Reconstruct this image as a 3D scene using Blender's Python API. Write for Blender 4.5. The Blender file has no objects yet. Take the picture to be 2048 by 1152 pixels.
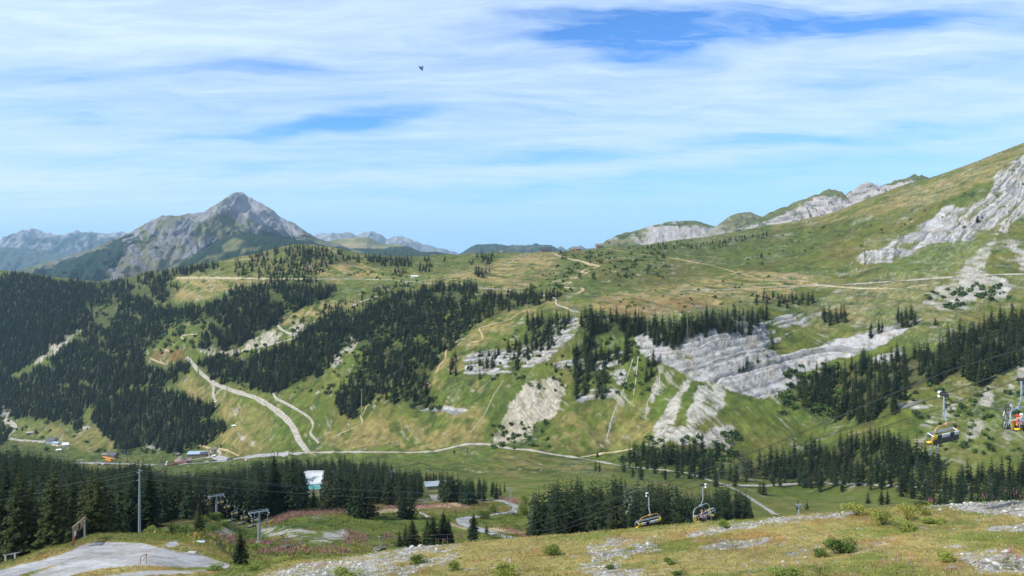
NO_HAZE = False
import bpy, math, random
import numpy as np
from mathutils import Vector, Matrix
from mathutils.bvhtree import BVHTree
random.seed(7); RNG = np.random.RandomState(7)
SC = bpy.context.scene
COL = SC.collection
F = 1577.0; HOR = 500.0          # focal length in photo pixels, pixel row of the horizon

# ------------------------------------------------------------------ helpers
def P(px, py, Y):
    "the point at depth Y metres seen in photo pixel px,py"
    return Vector(((px-1024)/F*Y, Y, (HOR-py)/F*Y))
def tag(o, label=None, cat=None, group=None, kind=None):
    if label: o['label'] = label
    if cat: o['category'] = cat
    if group: o['group'] = group
    if kind: o['kind'] = kind
    return o
def empty(name, loc=(0,0,0), rz=0):
    o = bpy.data.objects.new(name, None); COL.objects.link(o)
    o.location = loc; o.rotation_euler = (0,0,rz); o.empty_display_size = .2
    return o
def link(name, me, mat=None, parent=None):
    o = bpy.data.objects.new(name, me); COL.objects.link(o)
    if mat is not None and not me.materials: me.materials.append(mat)
    if parent is not None: o.parent = parent
    return o
def np_mesh(name, v, f, cols=None, smooth=False, attr='col'):
    "mesh from arrays: v (n,3), f (m,3 or 4)"
    me = bpy.data.meshes.new(name)
    v = np.ascontiguousarray(v, dtype=np.float32); f = np.ascontiguousarray(f, dtype=np.int32)
    k = f.shape[1]
    me.vertices.add(len(v)); me.vertices.foreach_set('co', v.ravel())
    me.loops.add(f.size); me.loops.foreach_set('vertex_index', f.ravel())
    me.polygons.add(len(f)); me.polygons.foreach_set('loop_start', np.arange(0, f.size, k, dtype=np.int32))
    if smooth: me.polygons.foreach_set('use_smooth', np.ones(len(f), dtype=bool))
    me.update(calc_edges=True)
    if cols is not None:
        a = me.attributes.new(attr, 'FLOAT_COLOR', 'POINT')
        c = np.ones((len(v), 4), dtype=np.float32); c[:, :3] = cols
        a.data.foreach_set('color', c.ravel())
    return me
def copy_tree(o, parent=None):
    c = o.copy(); COL.objects.link(c); c.parent = parent
    for ch in o.children: copy_tree(ch, c)
    return c

# ---- noise
def _h(ix, iy, s):
    n = (ix.astype(np.int64)*374761393 + iy.astype(np.int64)*668265263 + s*1442695041) & 0xffffffff
    n = ((n ^ (n >> 13))*1274126177) & 0xffffffff
    n = n ^ (n >> 16)
    return (n & 0xffff)/65535.0
def vn(x, y, s=0):
    x = np.asarray(x, float); y = np.asarray(y, float)
    ix = np.floor(x); iy = np.floor(y); fx = x-ix; fy = y-iy
    ix = ix.astype(np.int64); iy = iy.astype(np.int64)
    fx = fx*fx*fx*(fx*(fx*6-15)+10); fy = fy*fy*fy*(fy*(fy*6-15)+10)
    a = _h(ix, iy, s); b = _h(ix+1, iy, s); c = _h(ix, iy+1, s); d = _h(ix+1, iy+1, s)
    return (a+(b-a)*fx)+((c+(d-c)*fx)-(a+(b-a)*fx))*fy
def fbm(x, y, o=4, s=0, ridge=False):
    t = 0; a = 1.0; m = 0
    for k in range(o):
        n = vn(x*2**k+17.3*k, y*2**k-9.1*k, s+k)*2-1
        if ridge: n = 1-2*np.abs(n)
        t = t+a*n; m += a; a *= .5
    return t/m
def sm(a, b, x):
    t = np.clip((x-a)/(b-a), 0, 1); return t*t*(3-2*t)
def pchip(x, y, xq):
    x = np.asarray(x, float); y = np.asarray(y, float)
    h = np.diff(x); dl = np.diff(y)/h; m = np.zeros(len(x))
    for i in range(1, len(x)-1):
        if dl[i-1]*dl[i] > 0:
            w1 = 2*h[i]+h[i-1]; w2 = h[i]+2*h[i-1]
            m[i] = (w1+w2)/(w1/dl[i-1]+w2/dl[i])
    m[0] = dl[0]; m[-1] = dl[-1]
    i = np.clip(np.searchsorted(x, xq)-1, 0, len(x)-2)
    t = np.clip((xq-x[i])/h[i], 0, 1); H = h[i]
    return ((1+2*t)*(1-t)**2)*y[i]+t*(1-t)**2*H*m[i]+t*t*(3-2*t)*y[i+1]+t*t*(t-1)*H*m[i+1]

# ------------------------------------------------------------------ terrain heights
def back(Ys, pys):
    zs = (HOR-pys)/F*Ys
    z = lambda Y, z: (Y, HOR-z*F/Y)
    return [z(Ys*1.12, zs-25), z(Ys*1.4, min(zs-130, -130)), z(5000, -560), z(12000, -700), z(40000, -900)]
PROF = {
 -600: [(2,2100),(10,1450),(40,1230),(80,1190),(105,1170),(140,1230),(200,1150),(300,1045),(450,1000),(600,970),(850,950),(1200,930),(1600,900),(1750,850),(1950,740),(2200,640),(2450,570)],
 0: [(2,2100),(10,1450),(40,1230),(64,1178),(80,1150),(95,1127),(108,1150),(140,1230),(200,1150),(300,1045),(450,990),(600,950),(850,932),(1200,908),(1600,877),(1750,815),(1950,700),(2200,600),(2450,541)],
 100: [(2,2100),(10,1450),(40,1230),(64,1178),(85,1130),(102,1095),(116,1118),(145,1190),(200,1140),(300,1048),(450,995),(600,963),(850,943),(1180,918),(1450,886),(1620,810),(1830,700),(2100,605),(2400,552)],
 200: [(2,2100),(10,1450),(40,1230),(64,1178),(85,1122),(105,1080),(116,1067),(128,1090),(150,1150),(200,1130),(300,1050),(450,1000),(600,975),(850,952),(1130,926),(1350,885),(1500,800),(1700,700),(2000,612),(2300,562)],
 300: [(2,2100),(10,1450),(40,1230),(64,1178),(85,1125),(105,1080),(118,1067),(130,1075),(150,1085),(200,1062),(250,1050),(320,1042),(450,1010),(600,985),(850,955),(1130,924),(1270,890),(1400,815),(1550,715),(1770,635),(2180,543)],
 400: [(2,2100),(10,1450),(40,1230),(64,1178),(85,1140),(100,1103),(125,1080),(160,1073),(200,1056),(250,1040),(330,1030),(600,985),(900,948),(1150,912),(1250,845),(1330,775),(1400,718),(1550,640),(1800,580),(2050,527)],
 500: [(2,2100),(10,1450),(40,1230),(64,1170),(92,1131),(100,1129),(130,1130),(170,1108),(230,1088),(270,1068),(330,1028),(400,1010),(700,965),(1080,908),(1160,835),(1260,760),(1380,690),(1500,610),(1750,550),(1950,510)],
 600: [(2,2100),(10,1450),(40,1230),(64,1155),(84,1125),(90,1118),(97,1120),(140,1128),(170,1112),(210,1094),(250,1062),(290,1030),(330,1018),(450,998),(600,975),(800,940),(1000,906),(1080,830),(1200,740),(1350,655),(1500,590),(1700,540),(1900,487)],
 800: [(2,2100),(10,1450),(40,1215),(60,1155),(72,1115),(79,1096),(88,1108),(120,1135),(200,1112),(260,1085),(310,1035),(420,1005),(600,962),(760,928),(900,905),(1000,800),(1130,700),(1300,610),(1500,557),(1800,512)],
 1000: [(2,2100),(10,1450),(38,1215),(55,1150),(68,1100),(75,1078),(85,1095),(150,1130),(230,1085),(285,1066),(340,1030),(430,1000),(550,962),(700,925),(830,893),(890,800),(960,720),(1060,645),(1250,580),(1500,530),(1800,506)],
 1200: [(2,2100),(10,1450),(35,1215),(50,1150),(63,1097),(72,1063),(82,1080),(150,1130),(230,1100),(300,1060),(400,1005),(550,958),(740,920),(790,850),(830,780),(875,710),(900,645),(1000,600),(1250,548),(1650,497)],
 1400: [(2,2100),(10,1450),(32,1215),(46,1150),(60,1085),(70,1046),(80,1065),(150,1120),(300,1065),(450,1000),(640,953),(700,890),(760,800),(792,760),(820,690),(838,652),(900,622),(1050,582),(1250,540),(1600,477)],
 1600: [(2,2100),(10,1450),(30,1210),(43,1150),(57,1078),(68,1031),(79,1050),(150,1120),(300,1080),(450,1030),(560,1000),(640,966),(700,900),(760,800),(800,748),(840,700),(900,640),(1050,570),(1250,500),(1550,440)],
 1800: [(2,2100),(10,1450),(28,1210),(41,1150),(54,1068),(65,1014),(76,1035),(150,1110),(300,1070),(450,1010),(560,972),(640,860),(690,780),(740,720),(820,640),(930,570),(1100,480),(1400,372)],
 2048: [(2,2100),(10,1450),(27,1210),(39,1150),(52,1060),(64,1001),(75,1025),(150,1110),(300,1065),(450,1015),(520,990),(620,800),(690,700),(780,620),(870,550),(980,450),(1300,284)],
 2600: [(2,2100),(10,1450),(25,1200),(39,1140),(52,1040),(64,970),(75,1000),(150,1090),(300,1050),(450,980),(520,940),(620,750),(690,640),(780,540),(870,450),(980,320),(1300,100)],
}
LY = np.linspace(math.log(1.6), math.log(39000), 1500)
_px = sorted(PROF); _tab = []
for p in _px:
    q = PROF[p]; q = q+back(*q[-1])
    _tab.append(pchip([math.log(a) for a, b in q], [b for a, b in q], LY))
_tab = np.array(_tab)
NU = 1400; PXG = np.linspace(-400, 2450, NU)
_cols = np.empty((NU, len(LY)))
for j in range(len(LY)): _cols[:, j] = pchip(_px, _tab[:, j], PXG)
# smooth columns over px a little
for _ in range(10):
    _cols[1:-1] = (_cols[:-2]+2*_cols[1:-1]+_cols[2:])/4
def base_py(px, Y):
    u = np.clip((np.asarray(px)-PXG[0])/(PXG[1]-PXG[0]), 0, NU-1.001); v = np.clip((np.log(Y)-LY[0])/(LY[1]-LY[0]), 0, len(LY)-1.001)
    i = u.astype(int); j = v.astype(int); a = u-i; b = v-j
    return (_cols[i, j]*(1-a)*(1-b)+_cols[i+1, j]*a*(1-b)+_cols[i, j+1]*(1-a)*b+_cols[i+1, j+1]*a*b)

FARW = [ # polygon, density, height range, zone
 ([(0,545),(40,538),(100,548),(105,558),(150,566),(182,563),(185,590),(172,600),(180,640),(150,655),(100,690),(60,722),(30,740),(0,765)],1,(16,24),'hill'),
 ([(-90,560),(0,545),(0,860),(-90,860)],1,(16,24),'hill'),
 ([(105,563),(185,561),(230,551),(300,528),(430,521),(440,527),(345,548),(335,562),(355,575),(345,592),(320,602),(300,608),(410,608),(440,592),(470,577),(530,557),(560,552),(600,562),(660,572),(676,577),(660,590),(610,602),(560,627),(548,650),(510,665),(470,688),(440,690),(395,690),(400,662),(420,640),(380,632),(340,642),(330,662),(290,690),(290,720),(300,732),(370,724),(378,745),(340,765),(270,762),(230,772),(210,790),(170,812),(150,832),(120,847),(100,832),(60,832),(30,827),(0,802),(0,765),(60,742),(110,707),(185,642),(180,602),(120,582)],.97,(14,23),'hill'),
 ([(200,782),(240,772),(320,770),(340,780),(380,792),(420,802),(425,817),(400,832),(440,837),(450,850),(430,868),(400,882),(370,895),(330,893),(290,878),(260,888),(240,898),(230,880),(200,850),(180,832),(190,802)],1,(15,24),'lower'),
 ([(140,815),(165,815),(165,855),(142,855)],1,(14,22),'lower'),([(0,845),(22,852),(15,885),(0,890)],1,(14,22),'lower'),
 ([(392,717),(430,707),(500,702),(560,692),(600,662),(640,632),(660,622),(720,614),(770,592),(830,572),(900,565),(940,562),(955,572),(940,590),(920,602),(870,642),(800,657),(740,662),(735,677),(720,672),(690,680),(655,722),(640,745),(600,750),(560,768),(510,772),(460,758),(420,748)],.95,(15,24),'mid'),
 ([(740,665),(800,660),(870,645),(930,605),(990,582),(1050,580),(1125,580),(1118,590),(1060,600),(1000,622),(940,642),(900,690),(870,705),(862,740),(840,755),(800,765),(760,780),(720,800),(700,825),(690,820),(670,800),(680,770),(720,740),(740,700)],.93,(13,22),'mid'),
 ([(800,752),(850,752),(862,780),(868,800),(840,806),(800,800),(770,795)],.9,(14,20),'mid'),([(700,800),(715,800),(715,828),(698,828)],1,(14,18),'mid'),([(512,745),(560,760),(565,780),(515,778)],1,(14,20),'mid'),
 ([(470,520),(540,487),(600,487),(690,502),(690,516),(640,540),(640,560),(560,560),(500,550),(470,545)],.42,(14,21),'top'),([(600,490),(690,504),(690,516),(600,510)],.9,(14,21),'top'),([(540,486),(600,488),(600,494),(540,494)],.9,(12,18),'top'),
 ([(690,508),(715,512),(720,520),(690,520)],.8,(14,20),'top'),([(730,500),(830,508),(820,528),(740,520)],.85,(14,20),'top'),([(845,512),(870,512),(870,520),(850,520)],.5,(12,18),'top'),([(888,512),(895,512),(895,520),(888,520)],1,(14,16),'top'),([(945,505),(990,508),(990,520),(975,528),(950,515)],.9,(14,20),'top'),([(948,530),(980,535),(975,550),(950,548)],.9,(14,20),'top'),
 ([(790,535),(815,532),(810,545),(790,547)],.6,(12,18),'top'),([(835,525),(865,530),(860,540),(835,536)],.7,(12,16),'top'),([(925,520),(948,522),(946,528),(925,527)],.6,(10,14),'top'),
 ([(630,622),(700,592),(780,562),(830,560),(800,575),(740,600),(690,625)],.4,(9,15),'mid'),
 ([(1055,632),(1140,627),(1140,642),(1110,662),(1090,692),(1060,700),(1020,702),(1015,690),(1055,662)],.8,(16,24),'cliff'),
 ([(1160,622),(1250,626),(1320,634),(1385,642),(1400,622),(1540,615),(1542,628),(1480,652),(1400,660),(1345,680),(1300,665),(1200,655),(1165,652)],.97,(16,25),'cliff'),
 ([(1165,660),(1190,650),(1185,700),(1175,770),(1165,785),(1140,780),(1145,720)],.85,(16,23),'cliff'),([(1190,700),(1260,695),(1250,722),(1200,725)],.6,(14,22),'cliff'),([(1185,735),(1215,740),(1210,780),(1190,795)],.8,(14,22),'cliff'),
 ([(1250,660),(1270,670),(1265,712),(1248,700)],.8,(14,22),'cliff'),([(1290,700),(1310,712),(1305,757),(1290,762)],.9,(14,22),'cliff'),([(960,700),(1000,690),(980,750),(930,745)],.45,(12,18),'cliff'),([(1020,680),(1060,670),(1060,700),(1040,735)],.55,(12,18),'cliff'),
 ([(1105,720),(1115,715),(1112,745)],1,(12,18),'cliff'),([(900,690),(918,688),(918,740),(900,740)],.5,(12,18),'cliff'),
 ([(1465,735),(1545,690),(1530,710),(1490,740)],.7,(8,13),'cliff'),([(1500,595),(1560,585),(1640,590),(1640,600),(1560,608)],.6,(12,17),'right top'),([(1642,615),(1695,617),(1695,637),(1650,635)],.8,(14,19),'right top'),
 ([(1735,645),(1770,640),(1765,665),(1740,665)],.6,(12,16),'right top'),([(1790,618),(1838,620),(1840,640),(1790,645)],.85,(13,18),'right top'),([(1535,660),(1548,660),(1545,700),(1535,700)],.7,(12,18),'right top'),
 ([(1590,768),(1640,738),(1700,728),(1720,712),(1760,712),(1800,702),(1870,692),(1900,667),(1960,642),(2000,627),(2150,600),(2150,700),(2048,675),(2040,715),(2000,735),(1960,750),(1900,730),(1880,750),(1810,780),(1800,803),(1765,818),(1755,828),(1690,828),(1660,810),(1640,798),(1600,792)],.97,(15,24),'upper right'),
 ([(1430,940),(1480,922),(1540,912),(1600,896),(1660,885),(1740,868),(1800,876),(1850,898),(1870,918),(1900,945),(1960,938),(2048,930),(2150,915),(2150,1000),(2048,1000),(1960,995),(1900,985),(1840,968),(1780,962),(1700,958),(1650,960),(1560,955),(1480,955),(1430,948)],1,(15,23),'lower right'),
 ([(1245,908),(1290,893),(1350,888),(1440,885),(1435,932),(1410,942),(1350,935),(1290,925),(1245,925)],.95,(16,24),'lower right'),([(1248,930),(1360,945),(1360,952),(1260,947)],.45,(11,16),'lower right'),
 ([(1170,930),(1205,932),(1205,940),(1170,940)],.5,(9,13),'lower right'),([(1840,975),(1930,975),(1930,1010),(1840,1010)],.9,(14,20),'lower right'),([(1230,478),(1300,482),(1440,478),(1540,462),(1540,472),(1440,490),(1300,496),(1210,496)],.5,(6,11),'pass ridge'),
 ([(1500,437),(1540,432),(1540,440),(1500,446)],.7,(8,13),'pass ridge')]
CLR = [[(262,573),(300,573),(300,590),(262,590)],[(183,605),(240,600),(225,640),(190,650)],[(505,655),(560,650),(560,668),(512,690)],[(1720,750),(1750,745),(1740,760)],[(250,700),(262,690),(262,712),(250,715)]]

# ------------------------------------------------------------------ surface masks (regions of rock, scree, dry grass ... on the slopes)
MW, MH = 1024, 576
def inpoly(poly, X, Y):
    r = np.zeros(X.shape, bool); n = len(poly)
    for i in range(n):
        x1, y1 = poly[i]; x2, y2 = poly[(i+1) % n]
        if y1 == y2: continue
        c = ((y1 > Y) != (y2 > Y)) & (X < (x2-x1)*(Y-y1)/(y2-y1)+x1)
        r ^= c
    return r
def raster(polys):
    m = np.zeros((MH, MW), np.float32)
    for poly, val in polys:
        xs = [p[0]/2 for p in poly]; ys = [p[1]/2 for p in poly]
        x0 = max(0, int(min(xs))); x1 = min(MW, int(max(xs))+2); y0 = max(0, int(min(ys))); y1 = min(MH, int(max(ys))+2)
        if x1 <= x0 or y1 <= y0: continue
        X, Y = np.meshgrid(np.arange(x0, x1)*2.0+1, np.arange(y0, y1)*2.0+1)
        r = inpoly(poly, X, Y); s = m[y0:y1, x0:x1]; s[r] = val if val > 0 else 0
    return m
def blur(m, n):
    for _ in range(n):
        q = np.pad(m, 1, mode='edge')
        m = (q[:-2, 1:-1]+q[2:, 1:-1]+q[1:-1, :-2]+q[1:-1, 2:]+2*m)/6
    return m
def samp(m, px, py):
    u = np.clip(px/2-.5, 0, MW-1.001); v = np.clip(py/2-.5, 0, MH-1.001)
    i = u.astype(int); j = v.astype(int); a = u-i; b = v-j
    return m[j, i]*(1-a)*(1-b)+m[j, i+1]*a*(1-b)+m[j+1, i]*(1-a)*b+m[j+1, i+1]*a*b

ROCK = [([(1268,672),(1300,660),(1345,680),(1400,662),(1480,652),(1536,645),(1600,640),(1560,668),(1530,700),(1560,712),(1620,702),(1680,685),(1740,660),(1800,638),(1845,642),(1800,668),(1760,690),(1700,712),(1650,732),(1590,752),(1600,765),(1560,790),(1510,800),(1470,790),(1420,766),(1370,748),(1330,728),(1290,715),(1272,700)],1),
 ([(1540,640),(1600,625),(1650,620),(1640,640),(1590,668),(1550,690),(1530,680)],.55),
 ([(1120,640),(1160,635),(1155,665),(1130,690),(1090,725),(1040,748),(990,755),(950,745),(960,725),(1010,705),(1060,690),(1100,665)],.5),
 ([(1100,725),(1180,718),(1245,715),(1255,765),(1235,772),(1210,745),(1150,738),(1110,740)],.7),
 ([(1140,785),(1235,780),(1230,796),(1160,802)],.7),
 ([(2048,310),(2030,320),(2010,338),(1990,350),(1982,375),(1985,388),(1955,398),(1950,405),(1915,418),(1912,408),(1880,415),(1850,435),(1815,465),(1780,485),(1745,497),(1715,512),(1705,522),(1730,530),(1780,526),(1830,508),(1860,485),(1890,488),(1930,482),(1985,458),(1997,455),(2010,470),(2048,430)],.80),
 ([(2048,310),(2300,200),(2300,430),(2048,430)],.6),
 ([(690,672),(732,668),(725,682),(695,690)],.7),([(1200,712),(1245,700),(1250,715)],.8),
 ([(275,882),(300,880),(332,888),(325,900),(285,898)],.8),([(0,805),(25,810),(30,830),(0,835)],.6),
 ([(130,860),(190,850),(185,862),(140,872)],.45),
 ([(930,710),(975,700),(1024,695),(1020,740),(960,750),(925,745)],.6),
 ([(820,800),(870,810),(930,815),(940,830),(900,832),(830,815)],.55),
 ([(1740,715),(1800,700),(1812,708),(1760,722),(1735,735)],.8),
 ([(1790,810),(1850,795),(1870,805),(1860,825),(1800,822)],.4),
 ([(1870,720),(1950,690),(2048,650),(2048,690),(1960,720),(1880,740)],.3)]
SCREE = [([(1990,455),(2000,458),(1984,500),(1970,530),(1975,552),(2005,560),(2032,572),(2022,590),(1992,602),(1960,592),(1935,615),(1880,622),(1868,607),(1830,610),(1850,595),(1890,562),(1920,545),(1945,515),(1975,488)],.85),
 ([(2003,480),(2020,478),(2048,495),(2048,560),(2030,520)],.7),
 ([(2048,495),(2200,520),(2200,640),(2048,600)],.5),
 ([(1080,762),(1115,755),(1132,770),(1112,835),(1080,842),(1066,852),(1060,888),(985,892),(988,865),(1012,835),(1030,790),(1050,775)],.95),
 ([(1378,757),(1372,782),(1350,835),(1345,868),(1308,868),(1310,850),(1338,800),(1362,768)],1),
 ([(1402,765),(1450,775),(1455,812),(1420,850),(1375,868),(1385,835),(1396,800)],.7),
 ([(1310,860),(1340,857),(1378,866),(1430,865),(1468,858),(1478,890),(1452,910),(1400,892),(1320,898),(1296,888)],1),
 ([(690,680),(728,675),(700,700),(668,738),(655,728),(670,700)],.8),
 ([(398,704),(415,686),(440,700),(480,695),(512,672),(545,648),(562,665),(552,685),(512,696),(430,714)],.95),
 ([(568,658),(600,648),(634,640),(625,658),(602,674),(580,666)],.8),
 ([(182,633),(162,662),(112,706),(76,728),(62,716),(98,690),(142,660)],.9),
 ([(470,870),(500,865),(508,900),(490,915),(492,890)],.45),
 ([(1905,790),(1927,800),(1902,842),(1884,838)],.8),
 ([(1960,798),(1988,790),(1976,835),(1950,875),(1932,885),(1945,842)],.85),
 ([(2018,755),(2032,770),(2018,905),(2002,908)],.7),([(1995,880),(2015,890),(1995,915),(1980,905)],.6),
 ([(1855,800),(1875,790),(1870,830),(1858,845)],.5),([(2048,700),(2030,720),(2035,760),(2048,770)],.6),
 ([(1180,910),(1240,905),(1240,912),(1185,916)],.3),([(1228,790),(1240,780),(1225,830),(1212,880),(1207,878),(1218,830)],.5),
 ([(1690,970),(1722,975),(1720,985),(1695,982)],.5),([(1262,715),(1275,715),(1262,770),(1236,840),(1212,890),(1216,860),(1240,800),(1256,760)],.6),
 ([(1320,732),(1328,735),(1318,785),(1296,815),(1288,835),(1290,812),(1308,780)],.6),
 ([(1985,735),(1992,735),(1975,800),(1968,800)],.6),([(780,815),(790,812),(800,822),(860,850),(850,860)],.12),
 ([(1400,770),(1420,768),(1390,830),(1375,860),(1370,855)],.9)]
DRY = [([(640,505),(700,515),(780,540),(860,550),(940,535),(1000,520),(1060,500),(1110,505),(1120,530),(1100,560),(1060,590),(1020,600),(950,575),(830,565),(700,560),(640,560),(600,540)],.85),
 ([(350,552),(560,555),(560,562),(480,575),(400,600),(340,600),(350,575)],.75),
 ([(1150,605),(1250,580),(1400,555),(1500,535),(1600,555),(1650,575),(1560,600),(1400,615),(1300,630),(1200,622),(1150,620)],.85),
 ([(640,600),(700,600),(780,590),(700,612),(620,640),(560,650),(560,640)],.7),
 ([(1020,600),(1100,590),(1140,610),(1060,640),(960,690),(900,760),(860,780),(870,740),(930,680),(980,640)],.55),
 ([(1060,620),(1200,600),(1180,640),(1140,640),(1100,625)],.3),
 ([(880,740),(960,760),(980,830),(960,900),(640,900),(660,860),(760,840),(860,830)],.5),
 ([(1100,830),(1200,800),(1300,800),(1320,850),(1290,890),(1180,900),(1100,900)],.4),
 ([(200,850),(230,880),(260,905),(140,890),(60,870),(80,850),(140,855)],.35),
 ([(380,740),(440,780),(500,810),(560,850),(520,900),(430,900),(440,850),(430,810),(350,770)],.45),
 ([(1000,905),(1230,935),(1250,950),(1000,960)],.3),([(1650,560),(2048,545),(2048,640),(1900,650),(1700,700),(1660,640)],.3),
 ([(1850,360),(2048,275),(2048,310),(1980,360),(1880,410),(1700,440),(1540,470),(1540,440)],.5),
 ([(560,480),(470,520),(470,550),(560,545),(700,520),(690,505)],.4)]
HEATH = [([(1200,590),(1260,600),(1400,600),(1450,615),(1380,632),(1280,630),(1210,620)],.8),
 ([(1560,470),(1850,400),(1900,410),(1780,470),(1680,520),(1560,540),(1500,530)],.3),
 ([(1130,500),(1250,510),(1400,525),(1440,545),(1350,570),(1230,580),(1180,570),(1200,540),(1140,520)],.35),
 ([(700,520),(740,530),(730,545),(690,540)],.7),([(300,700),(370,700),(370,722),(300,730)],.9),
 ([(1430,612),(1500,600),(1450,590)],.4),([(1460,955),(1600,958),(1600,966),(1460,968)],.5)]
DARK = [([(1440,480),(1560,455),(1760,430),(1700,470),(1600,520),(1500,545),(1440,540),(1400,510)],.75),
 ([(1230,495),(1340,495),(1440,480),(1430,530),(1300,510)],.6),([(1130,505),(1180,510),(1230,500),(1240,520),(1190,525),(1130,515)],.5),
 ([(1240,520),(1400,525),(1380,560),(1240,575),(1200,560)],.45),([(960,590),(1060,540),(1110,520),(1110,560),(1060,590)],.5),
 ([(700,610),(780,580),(830,600),(740,620)],.6),([(1580,750),(1640,740),(1600,790),(1590,800)],.3)]
BRIGHT = [([(640,545),(700,548),(860,545),(900,560),(820,566),(700,562)],.8),([(640,905),(900,905),(930,895),(1000,900),(960,925),(880,925),(760,915)],.85),
 ([(1140,603),(1175,600),(1190,610),(1150,617)],.9),([(1200,665),(1245,668),(1250,695),(1205,700)],.8),
 ([(1500,800),(1590,770),(1600,820),(1640,830),(1560,870),(1480,880),(1470,860),(1480,830)],.6),
 ([(640,750),(700,690),(730,690),(700,740),(660,800),(600,840),(590,800)],.5),
 ([(1250,760),(1340,740),(1360,770),(1320,830),(1230,830)],.4),
 ([(1480,975),(1800,975),(1830,1000),(1600,1020),(1500,1000)],.8),
 ([(1380,625),(1500,590),(1510,598),(1400,632)],.6),([(510,520),(580,500),(600,520),(540,540)],.4),
 ([(1870,480),(1985,465),(1975,490),(1940,520),(1900,555),(1800,550),(1740,535),(1830,510)],.6),
 ([(1720,620),(1800,600),(1870,620),(1800,690),(1700,730),(1650,760),(1640,740),(1760,690)],.5),
 ([(500,770),(560,790),(600,850),(560,900),(480,850)],.5),([(1800,830),(2048,780),(2048,900),(1850,880)],.4)]
# middle distance, 130-560 m
M_PINK = [([(540,1035),(560,1025),(600,1020),(690,1020),(690,1026),(600,1030),(560,1048),(530,1048)],1),([(690,1065),(735,1063),(735,1080),(700,1088),(685,1080)],.8),
 ([(755,1078),(760,1068),(790,1065),(785,1080)],.8),([(500,1078),(600,1085),(620,1100),(560,1095),(480,1085)],.5),
 ([(410,1068),(470,1072),(470,1078),(420,1076)],.8),([(440,1080),(480,1080),(480,1092),(450,1092)],.6),([(980,990),(1050,1000),(1052,1006),(1020,1003)],.9),
 ([(1000,1053),(1060,1068),(1055,1078),(1020,1066)],.7),([(512,1098),(600,1095),(700,1100),(700,1106),(520,1108)],.5),([(750,1016),(860,1008),(950,1010),(930,1016),(760,1020)],.5),
 ([(415,1020),(440,1018),(450,1030),(425,1032)],.5)]
M_STONE = [([(520,1055),(600,1060),(640,1070),(600,1078),(520,1072)],.75),([(640,1070),(690,1062),(700,1075),(650,1088),(620,1085)],.8),([(430,1062),(460,1050),(470,1066),(450,1072)],.7),
 ([(620,1035),(650,1038),(630,1044)],.4),([(935,1000),(850,998),(840,1004)],.3),([(560,940),(640,940),(660,990),(560,990)],.4)]
M_DRY = [([(700,1000),(1000,1000),(1020,1030),(880,1030),(800,1030),(700,1020)],.6),([(640,1080),(800,1085),(800,1105),(640,1108)],.6),([(380,1070),(520,1080),(520,1092),(400,1078)],.4),
 ([(980,1000),(1010,990),(1060,1000),(1060,1020),(1000,1020)],.4)]
M_SOIL = [([(750,1022),(800,1018),(860,1010),(930,1004),(935,1010),(860,1017),(760,1026)],.9),([(900,1046),(935,1056),(935,1060),(898,1050)],.8),([(975,1056),(1020,1058),(1060,1066),(1030,1066),(980,1061)],.8)]
# foreground, nearer than 130 m
F_GRAVEL = [([(-60,1160),(0,1140),(30,1132),(90,1118),(140,1102),(165,1088),(190,1084),(285,1084),(300,1090),(340,1100),(400,1108),(462,1130),(455,1136),(380,1134),(300,1130),(280,1130),(220,1134),(180,1140),(140,1150),(120,1170),(-60,1200)],1),
 ([(325,1088),(350,1080),(362,1090),(335,1096)],.7),([(20,1155),(110,1128),(125,1122),(122,1127),(80,1142),(40,1158)],-1),
 ([(200,1150),(300,1138),(400,1137),(440,1142),(300,1150),(220,1158)],.6)]
F_STONE = [([(500,1155),(600,1128),(700,1113),(800,1095),(860,1085),(930,1084),(900,1098),(850,1110),(780,1128),(830,1150),(700,1160),(560,1160)],.8),
 ([(780,1140),(830,1128),(880,1112),(940,1095),(900,1120),(850,1140),(800,1155)],.8),
 ([(1170,1095),(1220,1075),(1300,1082),(1330,1100),(1280,1110),(1230,1130),(1300,1145),(1250,1160),(1180,1150),(1130,1140),(1180,1120)],.75),
 ([(1390,1095),(1450,1080),(1540,1078),(1536,1092),(1450,1100)],.8),([(1360,1068),(1450,1045),(1560,1035),(1720,1022),(1740,1028),(1600,1045),(1480,1058),(1380,1075)],.9),
 ([(1830,1012),(1900,1005),(2048,1000),(2048,1035),(1960,1032),(1880,1020)],.95),([(1960,1055),(2048,1048),(2048,1060),(1980,1065)],.7),
 ([(1400,1125),(1530,1120),(1620,1085),(1680,1100),(1560,1140),(1460,1150)],.45),([(1900,1110),(2000,1100),(2048,1115),(2048,1145),(1960,1148)],.75),
 ([(1650,1092),(1760,1085),(1800,1100),(1700,1115)],.4),([(1900,1085),(1960,1092),(1900,1100),(1850,1095)],.5)]
F_GREEN = [([(430,1140),(520,1120),(600,1115),(690,1106),(700,1112),(560,1128),(500,1155),(430,1155)],.9),([(1780,1045),(1900,1035),(1960,1050),(1940,1075),(1820,1060)],.7),
 ([(560,1145),(760,1140),(740,1170),(560,1170)],.8),([(1500,1140),(1660,1130),(1660,1170),(1500,1170)],.6),([(0,1100),(200,1060),(340,1066),(400,1080),(300,1085),(180,1080),(60,1115),(0,1140)],.7)]
MASK = {k: blur(raster(v), n) for k, v, n in (('forest',[(p,1 if d>.7 else .4) for p,d,h,z in FARW],4),('rock',ROCK,8),('scree',SCREE,13),('dry',DRY,14),('heath',HEATH,10),('dark',DARK,12),('bright',BRIGHT,10),
  ('mpink',M_PINK,2),('mstone',M_STONE,3),('mdry',M_DRY,6),('msoil',M_SOIL,1),('fgravel',F_GRAVEL,2),('fstone',F_STONE,6),('fgreen',F_GREEN,5))}
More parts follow.
